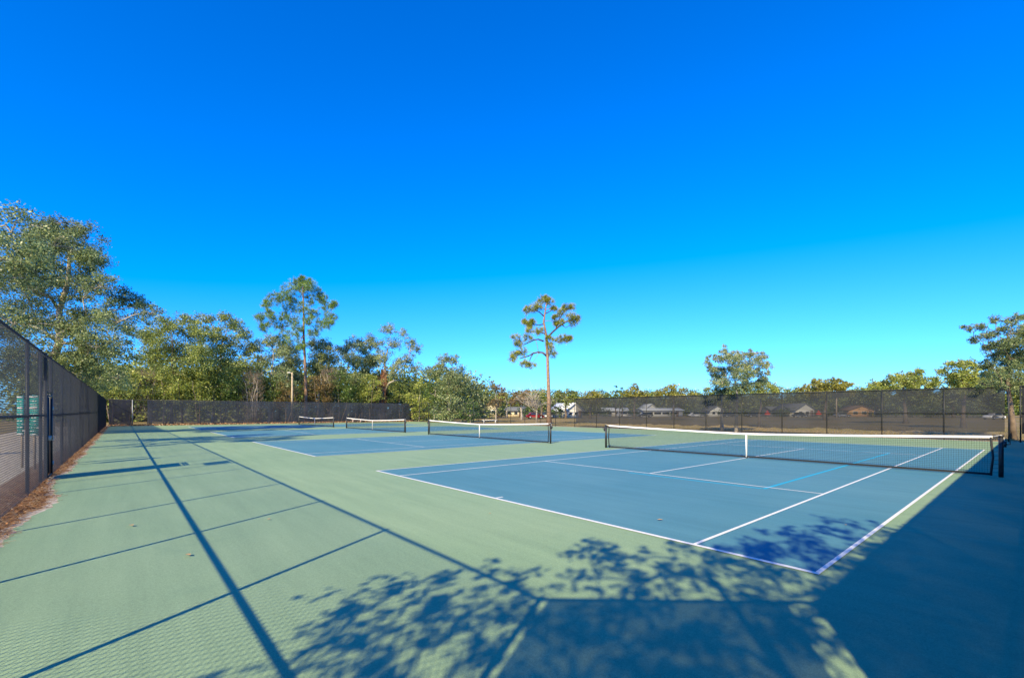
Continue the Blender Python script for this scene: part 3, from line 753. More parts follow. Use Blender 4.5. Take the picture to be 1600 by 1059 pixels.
# shrubs along the end fence
S = [
 (176, 590, 18, 'olive', 'olive shrub over the far left corner of the fence'), (203, 588, 17, 'yellow', 'yellow-green shrub next to the lone galvanised post'), (232, 602, 16, 'tan', 'tan leafless thicket above the fence gap'),
 (255, 600, 17, 'yellow', 'sunlit yellow bush below the rounded olive oak'), (285, 606, 16, 'olive', 'olive bush right of the sunlit yellow bush'), (312, 604, 15, 'yellow', 'bright bush under the left side of the twin-topped oak'),
 (345, 600, 17, 'deep', 'dark green bush directly below the twin-topped oak'), (372, 604, 15, 'deep', 'dark bush left of the pale bare thicket'), (395, 602, 15, 'tan', 'pale bare thicket rising left of the light pole'),
 (424, 604, 15, 'deep', 'dark leafy bush just left of the light pole'), (447, 612, 12, 'rust', 'rusty brown shrub at the foot of the light pole'), (497, 604, 15, 'rust', 'rust and green shrub just right of the tall pine trunk'),
 (515, 592, 13, 'tan', 'grey-tan twiggy shrub under the loose grey oak'), (530, 600, 16, 'deep', 'tall dark shrub under the loose grey oak'), (556, 604, 16, 'olive', 'olive shrub left of the vine-wrapped trunk'),
 (577, 600, 13, 'yellow', 'yellow-green shrub touching the vine-wrapped trunk'), (624, 604, 14, 'olive', 'olive shrub right of the vine-wrapped trunk'), (645, 602, 13, 'deep', 'dark green bush right of the bare white limb')]
for i, (u, v, r, lf, lb) in enumerate(S):
    D = dE(u) + 2.4 + (i * 7 % 5) * .5
    v -= 8; px = [(u, v, r), (u - r * .7, v + r * .9, r * .9), (u + r * .7, v + r * .8, r * .9), (u, v + r * 1.7, r), (u + r * .9, v + r * 2, r * .8), (u - r * .8, v + r * 2.1, r * .8)]
    if lf == 'tan':
        rng = np.random.default_rng(90 + i); b = at(u, D); o = empty('bare_shrub', b, lb, 'shrub', 'shrubs along the end fence'); q = MB(); n = 950
        hgt = hz(v - r, D); a = rng.uniform(0, 6.28, n); rr = r / FPX * D * np.sqrt(rng.uniform(0, 1, n)); P0 = np.stack([np.cos(a) * rr, np.sin(a) * rr, hgt * rng.uniform(0, .9, n) ** .8], 1)
        q.prisms(P0, P0 + rng.normal(size=(n, 3)) * np.array([.3, .3, .35]) + np.array([0, 0, .45]), .014)
        q.build('twigs', M['twig_tan'], o)
        q = MB()
        for _ in range(7): q.tube(curve((rng.normal() * .3, rng.normal() * .3, -.05), (rng.normal() * rr.max() * .6, rng.normal() * rr.max() * .6, hgt * .85), rng), np.linspace(.06, .02, 5), 5)
        q.build('stem', M['bark_pale'], o, True)
    else:
        tree_px('shrub', lb, u, D, px, 60 + i, fill=1, spread=1.6, leaf=lf, bark='bark', leaf_size=.22, dens=8, trunk_r=.1, sig=.26, nsub=12, twigs=5, fork=.1, cat='shrub', group='shrubs along the end fence', stems=2)
# overgrown bushes at the right end of the woods, pushing through the chain link
for i, (u0, ex, px, lf, lb) in enumerate([
  (655, 1.2, [(655, 603, 12), (648, 622, 13), (662, 630, 14), (650, 645, 12), (668, 648, 12)], 'yellow', 'yellow-green bush spilling over the corner where the windscreen ends'),
  (678, 2.4, [(678, 612, 12), (672, 606, 9), (688, 622, 12), (680, 636, 13)], 'deep', 'dark round bush above the left post of the second net'),
  (700, 1.0, [(695, 625, 14), (712, 630, 13), (690, 645, 13), (706, 650, 11), (720, 640, 11)], 'greyleaf', 'grey tangled bush behind the chain link above the second net'),
  (735, 2.0, [(735, 632, 11), (725, 645, 11), (742, 645, 10), (733, 655, 8)], 'deep', 'low dark bush at the right end of the tangled bushes'),
  (722, 8, [(712, 600, 13), (735, 604, 13), (752, 606, 11), (768, 602, 10), (745, 622, 13), (722, 620, 13), (765, 622, 11)], 'greyleaf', 'wide low grey-green tree where the woods give way to the field'),
  (775, 12, [(772, 605, 8), (783, 612, 8), (777, 625, 9), (768, 632, 8)], 'rust', 'small rust-tinted tree standing alone at the edge of the field')]):
    tree_px('bush' if i < 4 else 'small_tree', lb, u0, depth_on_y(u0, YR) + ex, px, 110 + i, fill=2, spread=1.4, leaf=lf, bark='bark_pale', leaf_size=.3, dens=6.5, trunk_r=.12, sig=.25, fork=.12,
            cat='bush' if i < 4 else 'tree')

# trees on the field side
F = [
 ('broadleaf_tree', 'pale grey-green tree with upright sprays over the windscreened fence, nearest on the field', 1150, 37.6, [(1132, 547, 5), (1123, 558, 8), (1136, 560, 10), (1107, 567, 7), (1116, 581, 9), (1134, 578, 11), (1152, 560, 9), (1172, 554, 7), (1170, 570, 10), (1190, 558, 7), (1192, 572, 9), (1200, 566, 4), (1150, 585, 11), (1168, 590, 11), (1187, 588, 9), (1199, 583, 5), (1116, 597, 8), (1132, 599, 10), (1147, 603, 11), (1105, 608, 5), (1145, 572, 11), (1128, 588, 11), (1160, 577, 11), (1180, 582, 11), (1165, 602, 11), (1185, 600, 10), (1158, 556, 7), (1180, 563, 8), (1142, 555, 6), (1112, 575, 8), (1131, 540, 3), (1133, 552, 4), (1126, 549, 3.5), (1152, 550, 4), (1172, 547, 3), (1174, 553, 4), (1164, 553, 3.5), (1191, 551, 3.5), (1196, 557, 4), (1104, 560, 3.5), (1109, 556, 3), (1145, 549, 3), (1184, 551, 3)], 'greyleaf', 'bark_pale', .12, 7.5, .13),
 ('broadleaf_tree', 'low yellow-green tree tucked behind the pale grey-green tree', 1186, 50, [(1195, 599, 9), (1208, 604, 9), (1180, 602, 9), (1165, 607, 8), (1213, 611, 7), (1190, 612, 9)], 'yellow', 'bark', .2, 8, .16),
 ('broadleaf_tree', 'thin-trunked young tree behind the left side of the pale grey-green tree', 1128, 41.5, [(1128, 600, 7), (1120, 607, 7), (1136, 608, 7), (1128, 612, 6)], 'oak', 'bark_pale', .15, 8, .15),
 ('broadleaf_tree', 'wide golden tree between the dark roofed house and the tan house', 1288, 92, [(1274, 597, 7), (1288, 599, 9), (1306, 595, 8), (1319, 600, 7), (1261, 605, 7), (1330, 601, 4), (1250, 609, 5), (1290, 610, 10), (1310, 611, 9), (1278, 606, 8), (1298, 603, 9), (1316, 605, 8), (1270, 615, 8), (1330, 614, 7)], 'gold', 'bark', .38, 8, .3),
 ('broadleaf_tree', 'wide green-gold tree with a scalloped top left of the right-hand oak', 1415, 66, [(1364, 600, 7), (1377, 600, 7), (1393, 592, 8), (1406, 587, 8), (1425, 584, 8), (1438, 581, 7), (1420, 597, 9), (1441, 595, 9), (1459, 595, 9), (1399, 605, 8), (1430, 610, 9), (1385, 600, 9), (1412, 598, 10), (1432, 592, 9), (1455, 603, 9), (1375, 608, 8), (1380, 615, 9), (1410, 618, 9), (1445, 616, 9), (1365, 612, 8)], 'yellow', 'bark', .28, 8, .28),
 ('broadleaf_tree', 'arching golden-topped tree just left of the right-hand oak', 1505, 47, [(1470, 579, 7), (1483, 571, 8), (1502, 568, 8), (1517, 568, 8), (1526, 576, 8), (1494, 586, 9), (1512, 591, 10), (1531, 596, 10), (1491, 599, 9), (1545, 590, 9), (1485, 588, 9), (1505, 580, 9), (1520, 588, 9), (1505, 600, 10), (1530, 605, 10), (1500, 610, 10), (1525, 612, 10), (1480, 610, 9), (1545, 608, 10)], 'yellow', 'bark', .22, 7.5, .22),
 ('oak_tree', 'wispy oak with fine dark sprays at the right edge above the fence end', 1583, 28.3, [(1504, 511, 4), (1515, 514, 5), (1524, 531, 7), (1533, 510, 7), (1544, 522, 9), (1557, 499, 7), (1565, 514, 9), (1578, 502, 8), (1591, 497, 8), (1557, 538, 10), (1576, 533, 10), (1594, 520, 11), (1552, 557, 10), (1570, 559, 11), (1589, 554, 12), (1568, 580, 11), (1586, 586, 12), (1557, 594, 9), (1620, 520, 20), (1645, 560, 22), (1620, 588, 18), (1540, 585, 8), (1535, 600, 8), (1570, 600, 10), (1550, 575, 9), (1590, 600, 9), (1545, 540, 8), (1585, 535, 12), (1565, 545, 11), (1575, 570, 12), (1560, 585, 10), (1600, 570, 14), (1605, 600, 14), (1610, 540, 15), (1640, 600, 16), (1542, 568, 8)], 'oak', 'bark', .1, 10, .155),
 ('broadleaf_tree', 'small round golden tree above the left end of the windscreened fence', 922, 110, [(922, 614, 8), (911, 621, 8), (935, 620, 8), (922, 627, 9)], 'gold', 'bark', .45, 9, .3),
 ('broadleaf_tree', 'round topped golden tree just right of the two narrow conifers', 991, 105, [(990, 605, 7), (1000, 613, 9), (980, 616, 8), (1008, 618, 6), (992, 620, 9)], 'gold', 'bark', .42, 9, .3),
 ('broadleaf_tree', 'broad speckled golden tree left of the pale grey-green tree', 1052, 95, [(1050, 607, 10), (1033, 612, 8), (1068, 611, 9), (1083, 617, 7), (1026, 618, 6), (1050, 620, 10), (1070, 621, 8)], 'gold', 'bark', .4, 7.5, .3),
 ('narrow_conifer', 'taller of two narrow dark conifers behind the fence', 962, 120, [(962, 604, 2.6), (962, 611, 3.8), (962, 619, 4.6), (962, 626, 5), (962, 634, 5)], 'deep', 'bark', .45, 16, .2),
 ('narrow_conifer', 'shorter of two narrow dark conifers behind the fence', 972, 120, [(972, 607, 2.6), (972, 613, 3.6), (972, 620, 4.4), (972, 627, 5), (972, 635, 5)], 'deep', 'bark', .45, 16, .2),
 ('broadleaf_tree', 'olive tree with pale trunk behind the open chain link, left of the lone pine', 815, 95, [(806, 617, 8), (822, 615, 8), (814, 626, 9), (800, 628, 7), (828, 628, 7)], 'rust', 'bark_pale', .42, 7, .25),
 ('broadleaf_tree', 'dark green tree partly behind the lone pine trunk', 846, 115, [(838, 616, 7), (850, 613, 7), (844, 625, 9), (858, 622, 7)], 'olive', 'bark', .45, 8, .3),
 ('broadleaf_tree', 'green tree above the white-roofed house right of the lone pine', 884, 112, [(878, 616, 8), (890, 614, 8), (869, 620, 7), (898, 621, 7), (884, 626, 9)], 'olive', 'bark', .45, 8, .3),
 ('broadleaf_tree', 'pale loose-leaved tree over the cream house', 792, 125, [(790, 618, 7), (782, 624, 7), (798, 626, 7)], 'gold', 'bark_pale', .45, 6, .25),
]
for i, (nm, lb, u0, D, px, lf, bk, ls, dn, trr) in enumerate(F):
    tree_px(nm, lb, u0, D, px, 150 + i, fill=1 if nm == 'narrow_conifer' else 3, leaf=lf, bark=bk, leaf_size=ls * .9, dens=dn * ((1.5 if u0 > 1250 and u0 < 1550 else 1.0) if nm != 'narrow_conifer' else 1), trunk_r=trr, sig=.25, nsub=13, twigs=7, limb=.07, spread=.3 if nm == 'narrow_conifer' else None)
# leafless white tree behind the open chain link
rng = np.random.default_rng(77); b = at(838, 72); o = empty('bare_tree', b, 'leafless whitish tree with fine twigs left of the lone pine trunk', 'tree'); q = MB()
hh = hz(608, 72); q.tube([(0, 0, -.1), (.1, 0, hh * .3), (-.1, .1, hh * .55)], [.16, .12, .08], 7)
for _ in range(26):
    e_ = np.array([rng.normal() * 1.5, rng.normal() * 1.5, hh * rng.uniform(.55, 1.05)]); P = curve((0, 0, hh * rng.uniform(.25, .55)), e_, rng); q.tube(P, np.linspace(.05, .015, 5), 5)
    for _ in range(7): q.tube(curve(P[rng.integers(2, 5)], e_ + rng.normal(size=3) * .6, rng, 4), np.linspace(.02, .008, 4), 4, cap=False)
q.build('branches', M['bark_pale'], o, True)

# street trees behind the houses: one model copied, turned and sized
pro = None
st_labels = ['grey-green street tree behind the open chain link, left of the cream house', 'street tree behind the cream house roof', 'dusky street tree beyond the lone pine', 'street tree behind the white-roofed house',
  'street tree seen through the first windscreen bays', 'dusky tree behind the long white building', 'rounded tree above the white gabled cottage', 'tree behind the windscreen left of the pale grey-green tree', 'dark tree behind the trunk of the pale grey-green tree',
  'tree left of the dark roofed gable house', 'tree directly behind the dark roofed gable house', 'dark low tree over the second red umbrella', 'tree behind the orange-tan house', 'tree right of the orange-tan house', 'large dusky tree in the middle of the right windscreen bays',
  'dusky tree left of the white car', 'round dusky tree above the white car', 'dark tree at the far right behind the fence end']
for i, (u, D, s) in enumerate([(748, 175, 1.1), (775, 185, 1.05), (830, 180, 1.1), (890, 190, 1.1), (935, 170, 1.0), (1010, 172, 1.05), (1060, 168, 1.0), (1100, 160, 1.0), (1140, 158, 1.05), (1195, 170, 1.1), (1250, 172, 1.15), (1285, 150, .95), (1335, 165, 1.1), (1370, 150, 1.05), (1420, 135, 1.05), (1490, 130, 1.0), (1540, 125, 1.1), (1600, 130, 1.1)]):
    b = at(u, D)
    if pro is None:
        rng = np.random.default_rng(200)
        pro = tree('street_tree', '', b, [(rng.normal() * 2.6, rng.normal() * 2.6, rng.uniform(3.2, 8), rng.uniform(1.4, 2.2)) for _ in range(20)], seed=201, leaf='olive', leaf_size=.5, dens=8, trunk_r=.3, sig=.27, fork=.25)
        o = pro
    else: o = copy_tree(pro)
    o.location = tuple(b); o.rotation_euler = (0, 0, i * 1.7); o.scale = (s * (1.25 if i % 2 else 1.1), s * 1.15, s)
    tag(o, st_labels[i], 'tree', 'street trees beyond the field')
    

def foliage_mass(name, pts, mat, size, n, seed, h, th):
    rng = np.random.default_rng(seed); pts = np.array(pts); m = MB()
    t = rng.uniform(0, len(pts) - 1.001, n); i = t.astype(int); f_ = (t - i)[:, None]
    P = pts[i] * (1 - f_) + pts[i + 1] * f_
    s_ = t * 3.1
    top = h * (.75 + .25 * np.sin(s_) * np.sin(s_ * 2.3 + 1) + .12 * np.sin(s_ * 7.7))
    C = np.stack([P[:, 0] + rng.normal(size=n) * th, P[:, 1] + rng.normal(size=n) * th, top * rng.uniform(0, 1, n) ** .8], 1)
    leaves(m, C, size, rng); return stuff(m.build(name, mat))


# far-off woods that close the view behind the trees one can tell apart
foliage_mass('far_wood', [at(u, dE(u) + 24)[:2] for u in (60, 120, 180, 260, 340, 420, 500, 580, 640)] + [at(700, 105)[:2], at(745, 118)[:2]], M['olive'], .7, 80000, 5, 12.0, 3.0)
foliage_mass('far_wood', [at(u, 205)[:2] for u in (700, 800, 900, 1000, 1100, 1200, 1300, 1400, 1500, 1620, 1740)], M['olive'], 1.2, 70000, 6, 10.5, 4.0)

# oak behind the viewer, its dappled shade lies on the near corner
def sh(x, y, r, h):
    h *= .66
    return (x + .78 * h - 16.6, y - 1.387 * h + 9.4, h, r)
sb = [sh(*a) for a in [(8.37, -4.1, .42, 5.4), (8.77, -3.5, .4, 5.8), (9.17, -4.0, .5, 5.6), (9.3, -3.35, .45, 6.2), (9.32, -4.8, .5, 5.4), (8.45, -3.1, .2, 6.4), (8.6, -2.6, .2, 6.6), (9.6, -4.3, .5, 5.9), (9.0, -2.5, .25, 6.4),
      (8.8, -1.1, .26, 7.0), (9.1, -1.45, .36, 7.0), (9.4, -1.0, .3, 7.2), (9.55, -1.9, .4, 6.8), (10.0, -1.3, .45, 7.2), (9.9, -.35, .34, 7.6), (10.25, -2.2, .5, 7.0), (10.5, -.7, .5, 7.4), (10.9, -1.5, .5, 7.2),
      (10.15, .55, .28, 7.9), (10.35, 1.3, .36, 8.2), (10.45, 2.1, .28, 8.4), (10.7, 1.15, .42, 8.0), (10.8, 2.1, .33, 8.5), (11.1, 1.5, .36, 8.2), (10.3, 2.85, .2, 8.8), (10.8, .3, .5, 7.8), (11.2, .7, .4, 7.9), (11.3, -.4, .5, 7.6), (10.65, 2.8, .25, 8.8),
      (12.0, -1.0, .7, 7.4), (11.5, -2.5, .7, 6.8), (12.5, .5, .7, 7.8), (12.4, 2., .6, 8.4), (10.6, -3.4, .6, 6.2), (10.2, -4.8, .6, 5.6), (13.2, -2.2, .7, 7.0), (9.9, -6.2, .6, 5.0), (9.8, -3.0, .5, 6.3), (10.3, -3.7, .6, 6.2), (10.8, -2.6, .6, 6.6), (11.2, -3.3, .6, 6.5), (10.2, -5.5, .6, 5.6), (11.4, -1.7, .5, 7.2), (11.8, -.2, .5, 7.7), (10.6, -.2, .45, 7.6), (10.2, .15, .38, 7.8), (9.75, -.7, .35, 7.3), (11.4, .2, .4, 7.9), (11.0, -.9, .45, 7.4), (11.9, -4.2, .7, 6.2), (10.9, -4.6, .6, 5.9), (9.0, -1.15, .3, 7.1), (11.3, 1.95, .33, 8.4), (11.45, 1.2, .35, 8.2), (11.15, 2.5, .28, 8.6), (11.0, 3.0, .22, 8.8), (11.5, .4, .4, 8.0), (11.3, 2.9, .25, 8.7), (9.95, -1.7, .35, 7.0), (10.15, -.75, .35, 7.4)]]
tree('oak_tree', 'spreading oak behind the near corner that throws the dappled leaf shadow on the courts', (16.6, -9.4, 0), sb, seed=300, leaf='oak', bark='bark', leaf_size=.115, dens=4.0, trunk_r=.14, nsub=12, sig=.18, twigs=7, limb=.08, fork=.35)


# ------------------------------------------------------------------ houses, cars and small things over the field
def house(label, u, D, w, d, wall_h, roof_h, wall, roof, rz, gable_front=True, name='house', wins=2):
    b = at(u, D); r = empty(name, b, label, 'house', 'houses beyond the field', rz); w *= .88; d *= .88; wall_h *= .85; roof_h *= .88
    q = MB(); q.box((0, 0, wall_h / 2), (w, d, wall_h))
    if gable_front:
        q.add([[-w / 2, -d / 2, wall_h], [w / 2, -d / 2, wall_h], [0, -d / 2, wall_h + roof_h], [-w / 2, d / 2, wall_h], [w / 2, d / 2, wall_h], [0, d / 2, wall_h + roof_h]], [], [[0, 1, 2], [4, 3, 5]])
    else:
        q.add([[-w / 2, -d / 2, wall_h], [-w / 2, d / 2, wall_h], [-w / 2, 0, wall_h + roof_h], [w / 2, -d / 2, wall_h], [w / 2, d / 2, wall_h], [w / 2, 0, wall_h + roof_h]], [], [[1, 0, 2], [3, 4, 5]])
    q.build('wall', M[wall], r)
    q = MB(); o_ = .5; t = .16
    if gable_front:
        k = roof_h / (w / 2); W2 = w / 2 + o_; Y = d / 2 + o_
        for s in (-1, 1):
            A = [[0, -Y, wall_h + roof_h], [s * W2, -Y, wall_h - k * o_], [s * W2, Y, wall_h - k * o_], [0, Y, wall_h + roof_h]]
            q.add([[x, y, z + .03] for x, y, z in A] + [[x, y, z + t + .03] for x, y, z in A], [[0, 1, 2, 3], [7, 6, 5, 4], [0, 4, 5, 1], [1, 5, 6, 2], [2, 6, 7, 3]])
    else:
        k = roof_h / (d / 2); X = w / 2 + o_; Y2 = d / 2 + o_
        for s in (-1, 1):
            A = [[-X, 0, wall_h + roof_h], [-X, s * Y2, wall_h - k * o_], [X, s * Y2, wall_h - k * o_], [X, 0, wall_h + roof_h]]
            q.add([[x, y, z + .03] for x, y, z in A] + [[x, y, z + t + .03] for x, y, z in A], [[0, 1, 2, 3], [7, 6, 5, 4], [0, 4, 5, 1], [1, 5, 6, 2], [2, 6, 7, 3]])
    q.build('roof', M[roof], r)
    for k in range(wins):
        x = -w / 2 + w * (k + .7) / (wins + .8)
        q = MB(); q.box((x, -d / 2 - .02, wall_h * .58), (w * .16 + .3, .06, wall_h * .42)); f_ = q.build('window', M['white'], r)
        q = MB(); q.box((x, -d / 2 - .06, wall_h * .58), (w * .16 + .08, .03, wall_h * .36)); q.build('pane', M['glass'], f_)
    q = MB(); q.box((w * .36, -d / 2 - .03, 1.02), (.95, .06, 2.04)); q.build('door', M['roof_b'], r)
    return r


hp = None
for i, (u, D, k) in enumerate([(945, 150, 1.1), (985, 146, .9), (1005, 150, 1.2), (1048, 148, .9), (1075, 150, 1.2), (1095, 146, .8), (1127, 150, 1.1), (1165, 150, 1.3), (1188, 148, .9), (1215, 146, .8), (1226, 148, 1.2), (1262, 148, 1.3), (1272, 150, 1.1), (1292, 148, 1.3), (1310, 150, 1.0), (1352, 148, 1.2), (1375, 146, 1.3), (1400, 135, 1.3), (1425, 130, 1.1), (1450, 128, 1.4), (1475, 126, 1.2), (1510, 122, 1.3), (1535, 124, 1.2), (1575, 120, 1.3), (722, 130, 1.0), (752, 128, 1.1), (783, 130, 1.2), (826, 120, 1.1), (862, 118, 1.3), (896, 126, 1.0)]):
    if hp is None:
        rng = np.random.default_rng(400)
        hp = o = tree('shrub', '', at(u, D), [(rng.normal() * 1.0, rng.normal() * .8, rng.uniform(.5, 1.9), rng.uniform(.5, .9)) for _ in range(11)], seed=401, leaf='deep', leaf_size=.35, dens=8, trunk_r=.07, sig=.28, fork=.1, cat='shrub')
    else: o = copy_tree(hp)
    o.location = tuple(at(u, D)); o.rotation_euler = (0, 0, i * 2.1); o.scale = (k * 1.15, k * 1.15, k)
    tag(o, 'small dark green shrub in the row along the far side of the field', 'shrub', 'shrubs in front of the far houses')

FR = -YAW      # rotation that turns a front (-y) towards the viewer
house('pale gabled house with dark grey roof behind the right windscreen', 1240, 150, 7.6, 11, 2.7, 2.2, 'offwhite', 'roof_g', FR + .15, True)
house('orange-tan house with brown roof behind the right windscreen', 1335, 150, 8.5, 8, 2.6, 1.5, 'orange', 'roof_b', FR - .1, True)
house('long white building with white roof behind the middle windscreen bays', 1030, 150, 15, 7, 2.4, .7, 'white', 'roof_w', FR + .1, False, wins=4)
house('small white gabled cottage left of the pale grey-green tree', 1114, 152, 5.2, 7, 2.6, 1.5, 'white', 'roof_g', FR, True)
house('low white house behind the first windscreen bays', 960, 155, 9, 7, 2.3, 1.0, 'offwhite', 'roof_w', FR - .1, False)
house('peaked white house behind the long white building', 1012, 165, 5.5, 6, 3.1, 1.9, 'white', 'roof_w', FR + .2, True)
house('house with white peaked roof right of the lone pine', 884, 125, 6.0, 9, 2.4, 2.1, 'offwhite', 'roof_w', FR + .5, True)
house('cream yellow house behind the open chain link', 768, 140, 7.0, 8, 3.2, 1.6, 'cream', 'roof_b', FR, True)
house('beige bungalow left of the lone pine', 806, 145, 6.5, 7, 2.3, 1.2, 'cream', 'roof_g', FR - .2, False)
house('dark grey bungalow between the red umbrellas', 1210, 158, 7, 6, 2.6, 1.3, 'roof_g', 'roof_g', FR + .1, False)
house('pale house with a low brown roof right of the orange-tan house', 1360, 160, 6, 6, 2.5, 1.2, 'offwhite', 'roof_b', FR, True)
w_ = MB(); w_.box((0, 0, .75), (9.5, .2, 1.5)); w_.box((0, 0, 1.54), (9.6, .3, .08)); o = w_.build('garden_wall', M['white']); o.location = tuple(at(738, 132)); o.rotation_euler = (0, 0, FR); tag(o, 'low white garden wall left of the cream yellow house', 'wall')


def car(label, u, D, paint, rz, name='parked_car', tall=0.0):
    r = empty(name, at(u, D), label, 'car', 'cars parked beyond the field', rz)
    # lengthwise outline (x, z), lofted in three widths so that the flanks round over and the cabin leans in
    body = [(-2.15, .35), (-2.2, .6), (-2.12, .86), (-1.2, .92), (1.0, .95), (1.75, .86), (2.15, .7), (2.2, .45), (2.1, .32)]
    cab = [(-1.75 - .3 * (tall > 0), .9), (-1.2 - .5 * (tall > 0), 1.38 + tall), (-.2, 1.46 + tall), (.45, 1.4 + tall), (1.15, .94)]
    def loft(prof, ws):
        q = MB(); n = len(prof); V = []
        for y, s, dz in ws:
            for x, z in prof: V.append([x * s, y, z + dz])
        Q = []
        for a in range(len(ws) - 1):
            for i in range(n): j = (i + 1) % n; Q.append([a * n + i, a * n + j, (a + 1) * n + j, (a + 1) * n + i])
        T = []
        for a, fl in ((0, 1), (len(ws) - 1, -1)):
            for i in range(1, n - 1): T.append([a * n, a * n + i, a * n + i + 1][::fl])
        q.add(V, Q, T); return q
    loft(body, [(-.86, .96, 0), (-.8, 1, .0), (.8, 1, 0), (.86, .96, 0)]).build('body', M[paint], r, False)
    loft(cab, [(-.62, .94, 0), (-.56, 1, .02), (.56, 1, .02), (.62, .94, 0)]).build('cabin', M[paint], r, False)
    for s in (-1, 1):
        q = MB(); q.add([[-1.35, s * .66, .95], [.95, s * .66, .97], [.42, s * .635, 1.33 + tall], [-1.1, s * .635, 1.33 + tall]], [[0, 1, 2, 3][::s]]); q.build('side_window', M['glass'], r)
        for x in (-1.35, 1.35):
            q = MB(); q.tube([(x, s * .7, .33), (x, s * .9, .33)], .33, 14); wh = q.build('wheel', M['rubber'], r)
            q = MB(); q.tube([(x, s * .9, .33), (x, s * .912, .33)], .2, 10); q.build('rim', M['silver'], wh)
        q = MB(); q.box((2.12, s * .6, .66), (.16, .3, .12)); q.build('headlight', M['lamp'], r)
    q = MB(); q.add([[.52, -.55, 1.36 + tall], [1.16, -.6, .97], [1.16, .6, .97], [.52, .55, 1.36 + tall]], [[0, 1, 2, 3]]); q.build('windscreen', M['glass'], r)
    return r


car('white car parked far right behind the windscreen', 1553, 98, 'whitepaint', FR + math.pi + .25)
car('dark car in front of the pale gabled house', 1250, 138, 'darkpaint', FR + .1)
car('dark car parked left of the first red umbrella', 1178, 138, 'darkpaint', FR + math.pi)
car('white van-like car parked at the left end of the long white building', 975, 138, 'whitepaint', FR, tall=.35)
car('white car parked right of the long white building', 1087, 138, 'whitepaint', FR + .2)
car('dark car under the small white gabled cottage', 1140, 139, 'darkpaint', FR + .1)
car('red car beyond the open chain link, left of the lone pine trunk', 836, 110, 'redpaint', FR + .2)
car('silver car between the lone pine and the red car', 850, 116, 'silver', FR + math.pi)
car('dark car left of the long white building', 1008, 136, 'darkpaint', FR + math.pi)
car('silver car near the utility pole', 1316, 138, 'silver', FR)


def umbrella(u, D, s, label):
    r = empty('patio_umbrella', at(u, D), label, 'umbrella', 'red umbrellas beyond the field')
    q = MB(); q.tube([(0, 0, 0), (0, 0, 2.4 * s)], .04, 8); q.build('pole', M['galv'], r, True)
    q = MB(); n = 8; V = [[0, 0, 2.6 * s]] + [[1.0 * s * math.cos(k * math.pi / 4), 1.0 * s * math.sin(k * math.pi / 4), 1.1 * s] for k in range(n)] + [[1.02 * s * math.cos(k * math.pi / 4), 1.02 * s * math.sin(k * math.pi / 4), .8 * s] for k in range(n)]
    q.add(V, [[1 + k, 9 + k, 9 + (k + 1) % n, 1 + (k + 1) % n] for k in range(n)], [[0, 1 + k, 1 + (k + 1) % n] for k in range(n)]); q.build('canopy', M['red'], r)
    q = MB(); q.tube([(0, 0, 0), (0, 0, .12)], .3, 12); q.build('base', M['concrete'], r)
umbrella(1199, 140, .85, 'bright red pointed umbrella right of the dark car')
umbrella(1279, 146, .85, 'red pointed umbrella higher up beside the dark tree, near the utility pole')


def pole(name, label, base, h, r0, r1, mat, arm=True):
    r = empty(name, base, label, 'pole')
    q = MB(); q.tube([(0, 0, -.05), (0, 0, h)], [r0, r1], 10); q.build('shaft', M[mat], r, True)
    if arm:
        q = MB(); q.tube([(0, 0, h - .15), (-.35, -.2, h + .02)], .05, 8); q.build('arm', M[mat], r)
        q = MB(); q.box((-.5, -.28, h + .02), (.55, .32, .16), .5, .8); hd = q.build('lamp_head', M['concrete'], r)
        q = MB(); q.box((-.5, -.28, h - .075), (.4, .22, .03), .5); q.build('lens', M['lamp'], hd)
    else:
        q = MB(); q.box((0, 0, h - .6), (1.8, .1, .12), FR); c_ = q.build('crossarm', M['wood'], r)
        for x in (-.8, 0, .8):
            q = MB(); q.tube([(x * math.cos(FR), x * math.sin(FR), h - .54), (x * math.cos(FR), x * math.sin(FR), h - .38)], .05, 8); q.build('insulator', M['white'], c_)
dl = dE(456) + .35
pole('light_pole', 'pale light pole with a small lamp head behind the far end fence', at(456.5, dl), hz(582, dl), .15, .11, 'wood')
pole('utility_pole', 'pale utility pole behind the right windscreen near the orange-tan house', at(1307, 120), hz(613, 120), .2, .15, 'wood', False)

def bench(label, base, rz, L, mat):
    r = empty('bench', base, label, 'bench', None, rz)
    q = MB(); q.box((0, 0, .46), (L, .38, .07)); q.build('seat', M[mat], r)
    for x in (-L * .38, L * .38):
        q = MB(); q.box((x, 0, .21), (.1, .32, .42)); q.build('leg', M[mat], r)
bench('pale bench on the grass behind the open chain link', at(765, 66.5), FR, 2.2, 'white')
bench('small pinkish bench at the far end fence behind the third net', (XE + 1.1, at(553, dE(553))[1], 0), math.pi / 2, 1.6, 'tapeold')

# stump-like bare trunk at the fence end is part of the wispy oak; fallen leaves on the courts
def leaf(x, y, s, rz, label):
    s *= .48; q = MB(); V = []; Q = []
    prof = [(-.5, 0), (-.3, .2), (0, .28), (.28, .2), (.5, 0)]
    for t, w in prof: V += [[t * s, -w * s, .012 + .22 * s * w], [t * s, 0, .008 + abs(t) * .18 * s], [t * s, w * s, .012 + .3 * s * w]]
    for i in range(4): Q += [[i * 3, i * 3 + 3, i * 3 + 4, i * 3 + 1], [i * 3 + 1, i * 3 + 4, i * 3 + 5, i * 3 + 2]]
    q.add(V, Q); o = q.build('fallen_leaf', M['deadleaf']); o.location = (x, y, .006); o.rotation_euler = (0, 0, rz)
    tag(o, label, 'leaf', 'dead leaves on the courts')
leaf(8.62, .82, .18, .8, 'curled pale leaf lying on the blue of the nearest court')
leaf(4.55, -3.84, .15, .5, 'tan leaf on the green paving between the two rail shadows')
